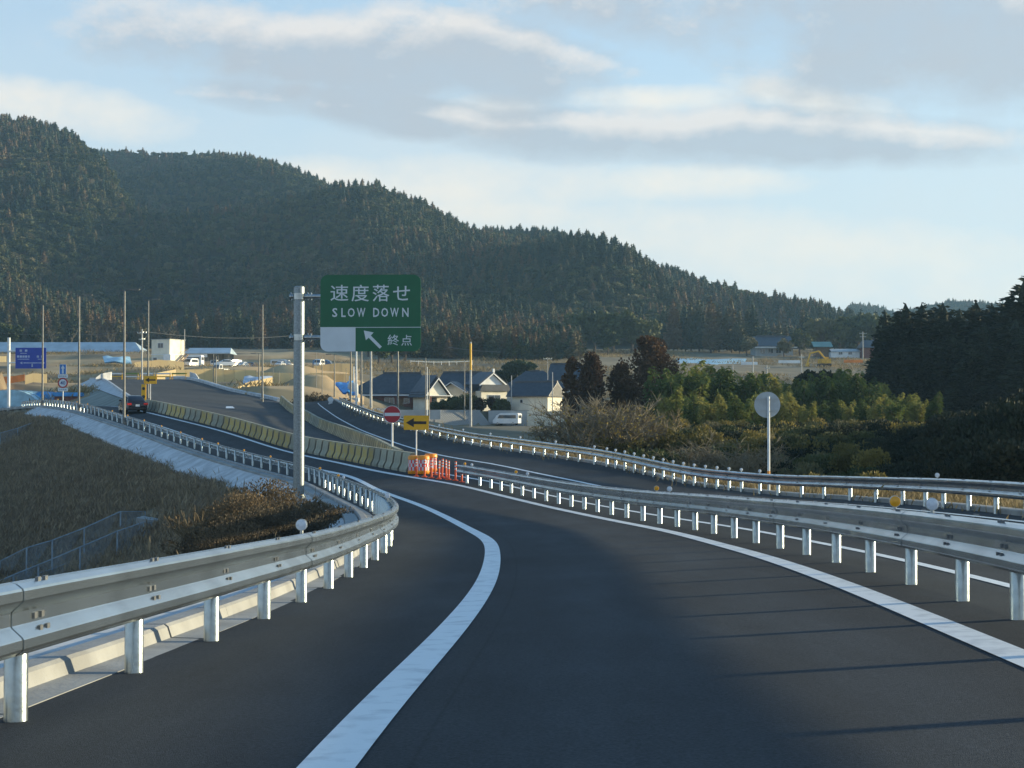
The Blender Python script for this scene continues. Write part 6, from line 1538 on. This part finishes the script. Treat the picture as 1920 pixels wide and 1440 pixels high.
    thicket(1590, 878, 62, 2.2, 'low sunlit yellow scrub close behind the right guardrail', 40, 'bush', .12); thicket(1545, 800, 112, 3.2, 'sunlit scrub mound before the bamboo', 43, 'bush'); thicket(1480, 806, 115, 2.6, 'small sunlit scrub left of the scrub mound', 44, 'bush'); thicket(1700, 790, 116, 2.6, 'sunlit scrub at the right end of the bamboo', 45, 'bush')
    # rusty bush at the foot of the green sign
    thicket(505, 900, 49, 1.1, 'rusty brown bush left of the green sign pole base', 51, 'rust_bush', .05, 1300, 16); thicket(458, 916, 47, .9, 'rusty brown bush farther left on the bank', 52, 'rust_bush', .05, 1300, 14); thicket(590, 930, 47.5, .7, 'small rusty bush right of the green sign pole base', 53, 'rust_bush', .045, 1000, 10); thicket(540, 945, 43, .9, 'low rusty bush behind the near left guardrail', 54, 'rust_bush', .045, 1200, 14); thicket(470, 950, 41, 1.2, 'low dark bush behind the near left guardrail', 55, 'rust_bush', .045, 1200, 14); thicket(415, 965, 40, 1.0, 'lowest bush by the lower fence end', 56, 'rust_bush', .045, 1000, 12)
    for px_, tp_, d_, lb_, sd_ in ((520, 900, 50.5, 'leafless twiggy stems behind the rusty bush', 151), (560, 925, 46.5, 'leafless weed stems at the green sign pole foot', 152), (612, 935, 48, 'thin dry weed stems on the concrete apron', 153), (440, 930, 45, 'dry stems between the rusty bushes', 154)):
        shrub(px_, tp_, d_, lb_, sd_, True, .45, 12, 3, 3, M['rust_bush'], 500)
    # hedges round the houses
    for i, (px, tp, d, rx, lb) in enumerate([(850, 738, 272, 2.6, 'dark hedge right of the porch'), (880, 742, 270, 2.6, 'dark hedge behind the yellow sleeved pole'), (915, 744, 270, 2.4, 'dark reddish hedge under the cream gable'), (945, 745, 268, 2.0, 'brown hedge left of the storehouse'), (828, 752, 268, 1.6, 'low hedge at the porch steps')]):
        thicket(px, tp, d, rx, lb, 60 + i, 'broad' if i != 2 else 'brown_cedar', .32, 200, 12)
    # mound shrub at the end of the opposite lane
    thicket(600, 737, 196, 3.4, 'dark grass mound at the far end of the opposite lane', 71, 'rust_bush', .2, 260, 20)
mid_trees()

def grass_protos(m, n, h, seed, spread=.35):
    out = []
    for s in range(3):
        g = np.random.default_rng(seed + s); a = g.random(n) * 6.28; C = np.stack([g.normal(size=n) * spread, g.normal(size=n) * spread, np.zeros(n)], 1); hh = h * (.4 + .8 * g.random(n)); D = np.stack([np.cos(a) * .45, np.sin(a) * .45, np.ones(n)], 1); C[:, 2] = hh * .42
        V, F = leaf_faces(C, D, hh, .02 + .03 * g.random(n), g); out.append(fast_mesh('tuft', [(V, F, 0)], [m]))
    return out
def grasses():
    rng = np.random.default_rng(17)
    # dry grass on the left bank
    n = 26000; y = 14 + 165 * rng.random(n) ** .9; t = np.array([CL.find_y(v) for v in y]); o = 2.4 + 15 * rng.random(n) ** 1.1
    ax = np.interp(t, CL.s, CL.a[:, 0]); ay = np.interp(t, CL.s, CL.a[:, 1]); tx = np.gradient(CL.a[:, 0], CL.s); ty = np.gradient(CL.a[:, 1], CL.s); dx = np.interp(t, CL.s, tx); dy = np.interp(t, CL.s, ty)
    x = ax - dy * o; y = ay + dx * o; z = ground_z(x, y); ok = (y > 12) & ~((y > 68) & (y < 85) & (960 + FPX * x / y < 330) & (rng.random(n) < .75)); x, y, z = x[ok], y[ok], z[ok]; n = len(x)
    sc_ = .7 + .6 * rng.random(n) + .9 * np.clip(vnoise(x, y, 7, 4) - .35, 0, 1); scatter('bank_grass', 'dry grass covering the left embankment', 'grass', np.c_[x, y, z - .04], np.stack([sc_ * 1.2, sc_ * 1.2, sc_], 1), np.stack([rng.normal(size=n) * .15, rng.normal(size=n) * .15, rng.random(n) * 6.28], 1), rng.integers(0, 3, n), grass_protos(M['drygrass'], 46, .32, 900, .3))
    # pale grass on the right verge and field edge
    n = 7000; t = CR.find_y(18) + (CR.find_y(150) - CR.find_y(18)) * rng.random(n); o = .6 + 12 * rng.random(n) ** 1.4
    ax = np.interp(t, CR.s, CR.a[:, 0]); ay = np.interp(t, CR.s, CR.a[:, 1]); tx = np.gradient(CR.a[:, 0], CR.s); ty = np.gradient(CR.a[:, 1], CR.s); dx = np.interp(t, CR.s, tx); dy = np.interp(t, CR.s, ty)
    x = ax + dy * o; y = ay - dx * o; z = ground_z(x, y); sc_ = .5 + .6 * rng.random(n); scatter('verge_grass', 'pale dry grass on the verge beyond the right guardrail', 'grass', np.c_[x, y, z - .03], np.stack([sc_ * 1.3, sc_ * 1.3, sc_], 1), np.stack([rng.normal(size=n) * .15, rng.normal(size=n) * .15, rng.random(n) * 6.28], 1), rng.integers(0, 3, n), grass_protos(M['palegrass'], 30, .38, 930))
    # rough grass on banks behind the houses and the building site
    n = 7000; px = -50 + 1750 * rng.random(n); y = 200 + 340 * rng.random(n); x = (px - 960) / FPX * y; z = ground_z(x, y); v = vnoise(x, y, 22, 8); sA, _ = near_curve(CML, x, y, 300); sB, _ = near_curve(CMR, x, y, 300)
    ok = (v > .45) & ~((px > 690) & (y < 300)) & ~((sA > -1.5) & (sB < 1.0) & (y < 280)) & ((px > 690) | (v > .6)); x, y, z, px = x[ok], y[ok], z[ok], px[ok]; n = len(x); sc_ = 1.2 + 1.3 * rng.random(n)
    scatter('field_grass', 'rough dry grass on the far banks and fields', 'grass', np.c_[x, y, z - .05], np.stack([sc_ * 2, sc_ * 2, sc_], 1), np.stack([np.zeros(n), np.zeros(n), rng.random(n) * 6.28], 1), rng.integers(0, 3, n), grass_protos(M['palegrass'], 26, .5, 960))
grasses()
def undergrowth():
    rng = np.random.default_rng(29); protos = []
    for k, m in enumerate(('dark_cedar', 'broad', 'dark_cedar', 'broad', 'bush')):
        g = np.random.default_rng(1000 + k); V, F = blob_leaves([(g.normal() * .5, g.normal() * .5, .5 + .5 * g.random(), .6, .6) for _ in range(7)], 330, .10, g, .8); protos.append(fast_mesh('scrub', [(V, F, 0)], [M[m]]))
    n = 1900; px = 1180 + 860 * rng.random(n); y = 66 + 115 * rng.random(n); x = (px - 960) / FPX * y; sR, zR = near_curve(CR, x, y); ok = (sR > 6.5 + 6 * vnoise(x, y, 12, 3)); x, y, px = x[ok], y[ok], px[ok]; n = len(x); z = ground_z(x, y)
    sc_ = .5 + .6 * rng.random(n) + np.clip((px - 1700) / 300, 0, 1) * 1.3; idx = np.where(px > 1640, 2 * rng.integers(0, 2, n), np.where(rng.random(n) < .3, 4, rng.integers(0, 4, n)))
    scatter('undergrowth', 'dark undergrowth between the right guardrail and the trees', 'undergrowth', np.c_[x, y, z - .1], np.stack([sc_, sc_, sc_ * (.7 + .5 * rng.random(n))], 1), np.stack([np.zeros(n), np.zeros(n), rng.random(n) * 6.28], 1), idx, protos)
undergrowth()

# ------------------------------------------------------------------ haze: one box of thin pale air round everything below the sky
def haze():
    zmin = -12.0; zmax = 275.0
    b = MB(); b.box((0, 1450, (zmin + zmax) / 2), (5600, 3300, zmax - zmin)); m = bpy.data.materials.new('pale_air'); m.use_nodes = True; nt = m.node_tree; nt.nodes.clear()
    v = nt.nodes.new('ShaderNodeVolumePrincipled'); v.inputs['Color'].default_value = (.42, .72, 1.0, 1); v.inputs['Density'].default_value = .00016; v.inputs['Anisotropy'].default_value = .2
    o = nt.nodes.new('ShaderNodeOutputMaterial'); nt.links.new(v.outputs[0], o.inputs['Volume']); h = b.build('haze', m); h['kind'] = 'stuff'
haze()
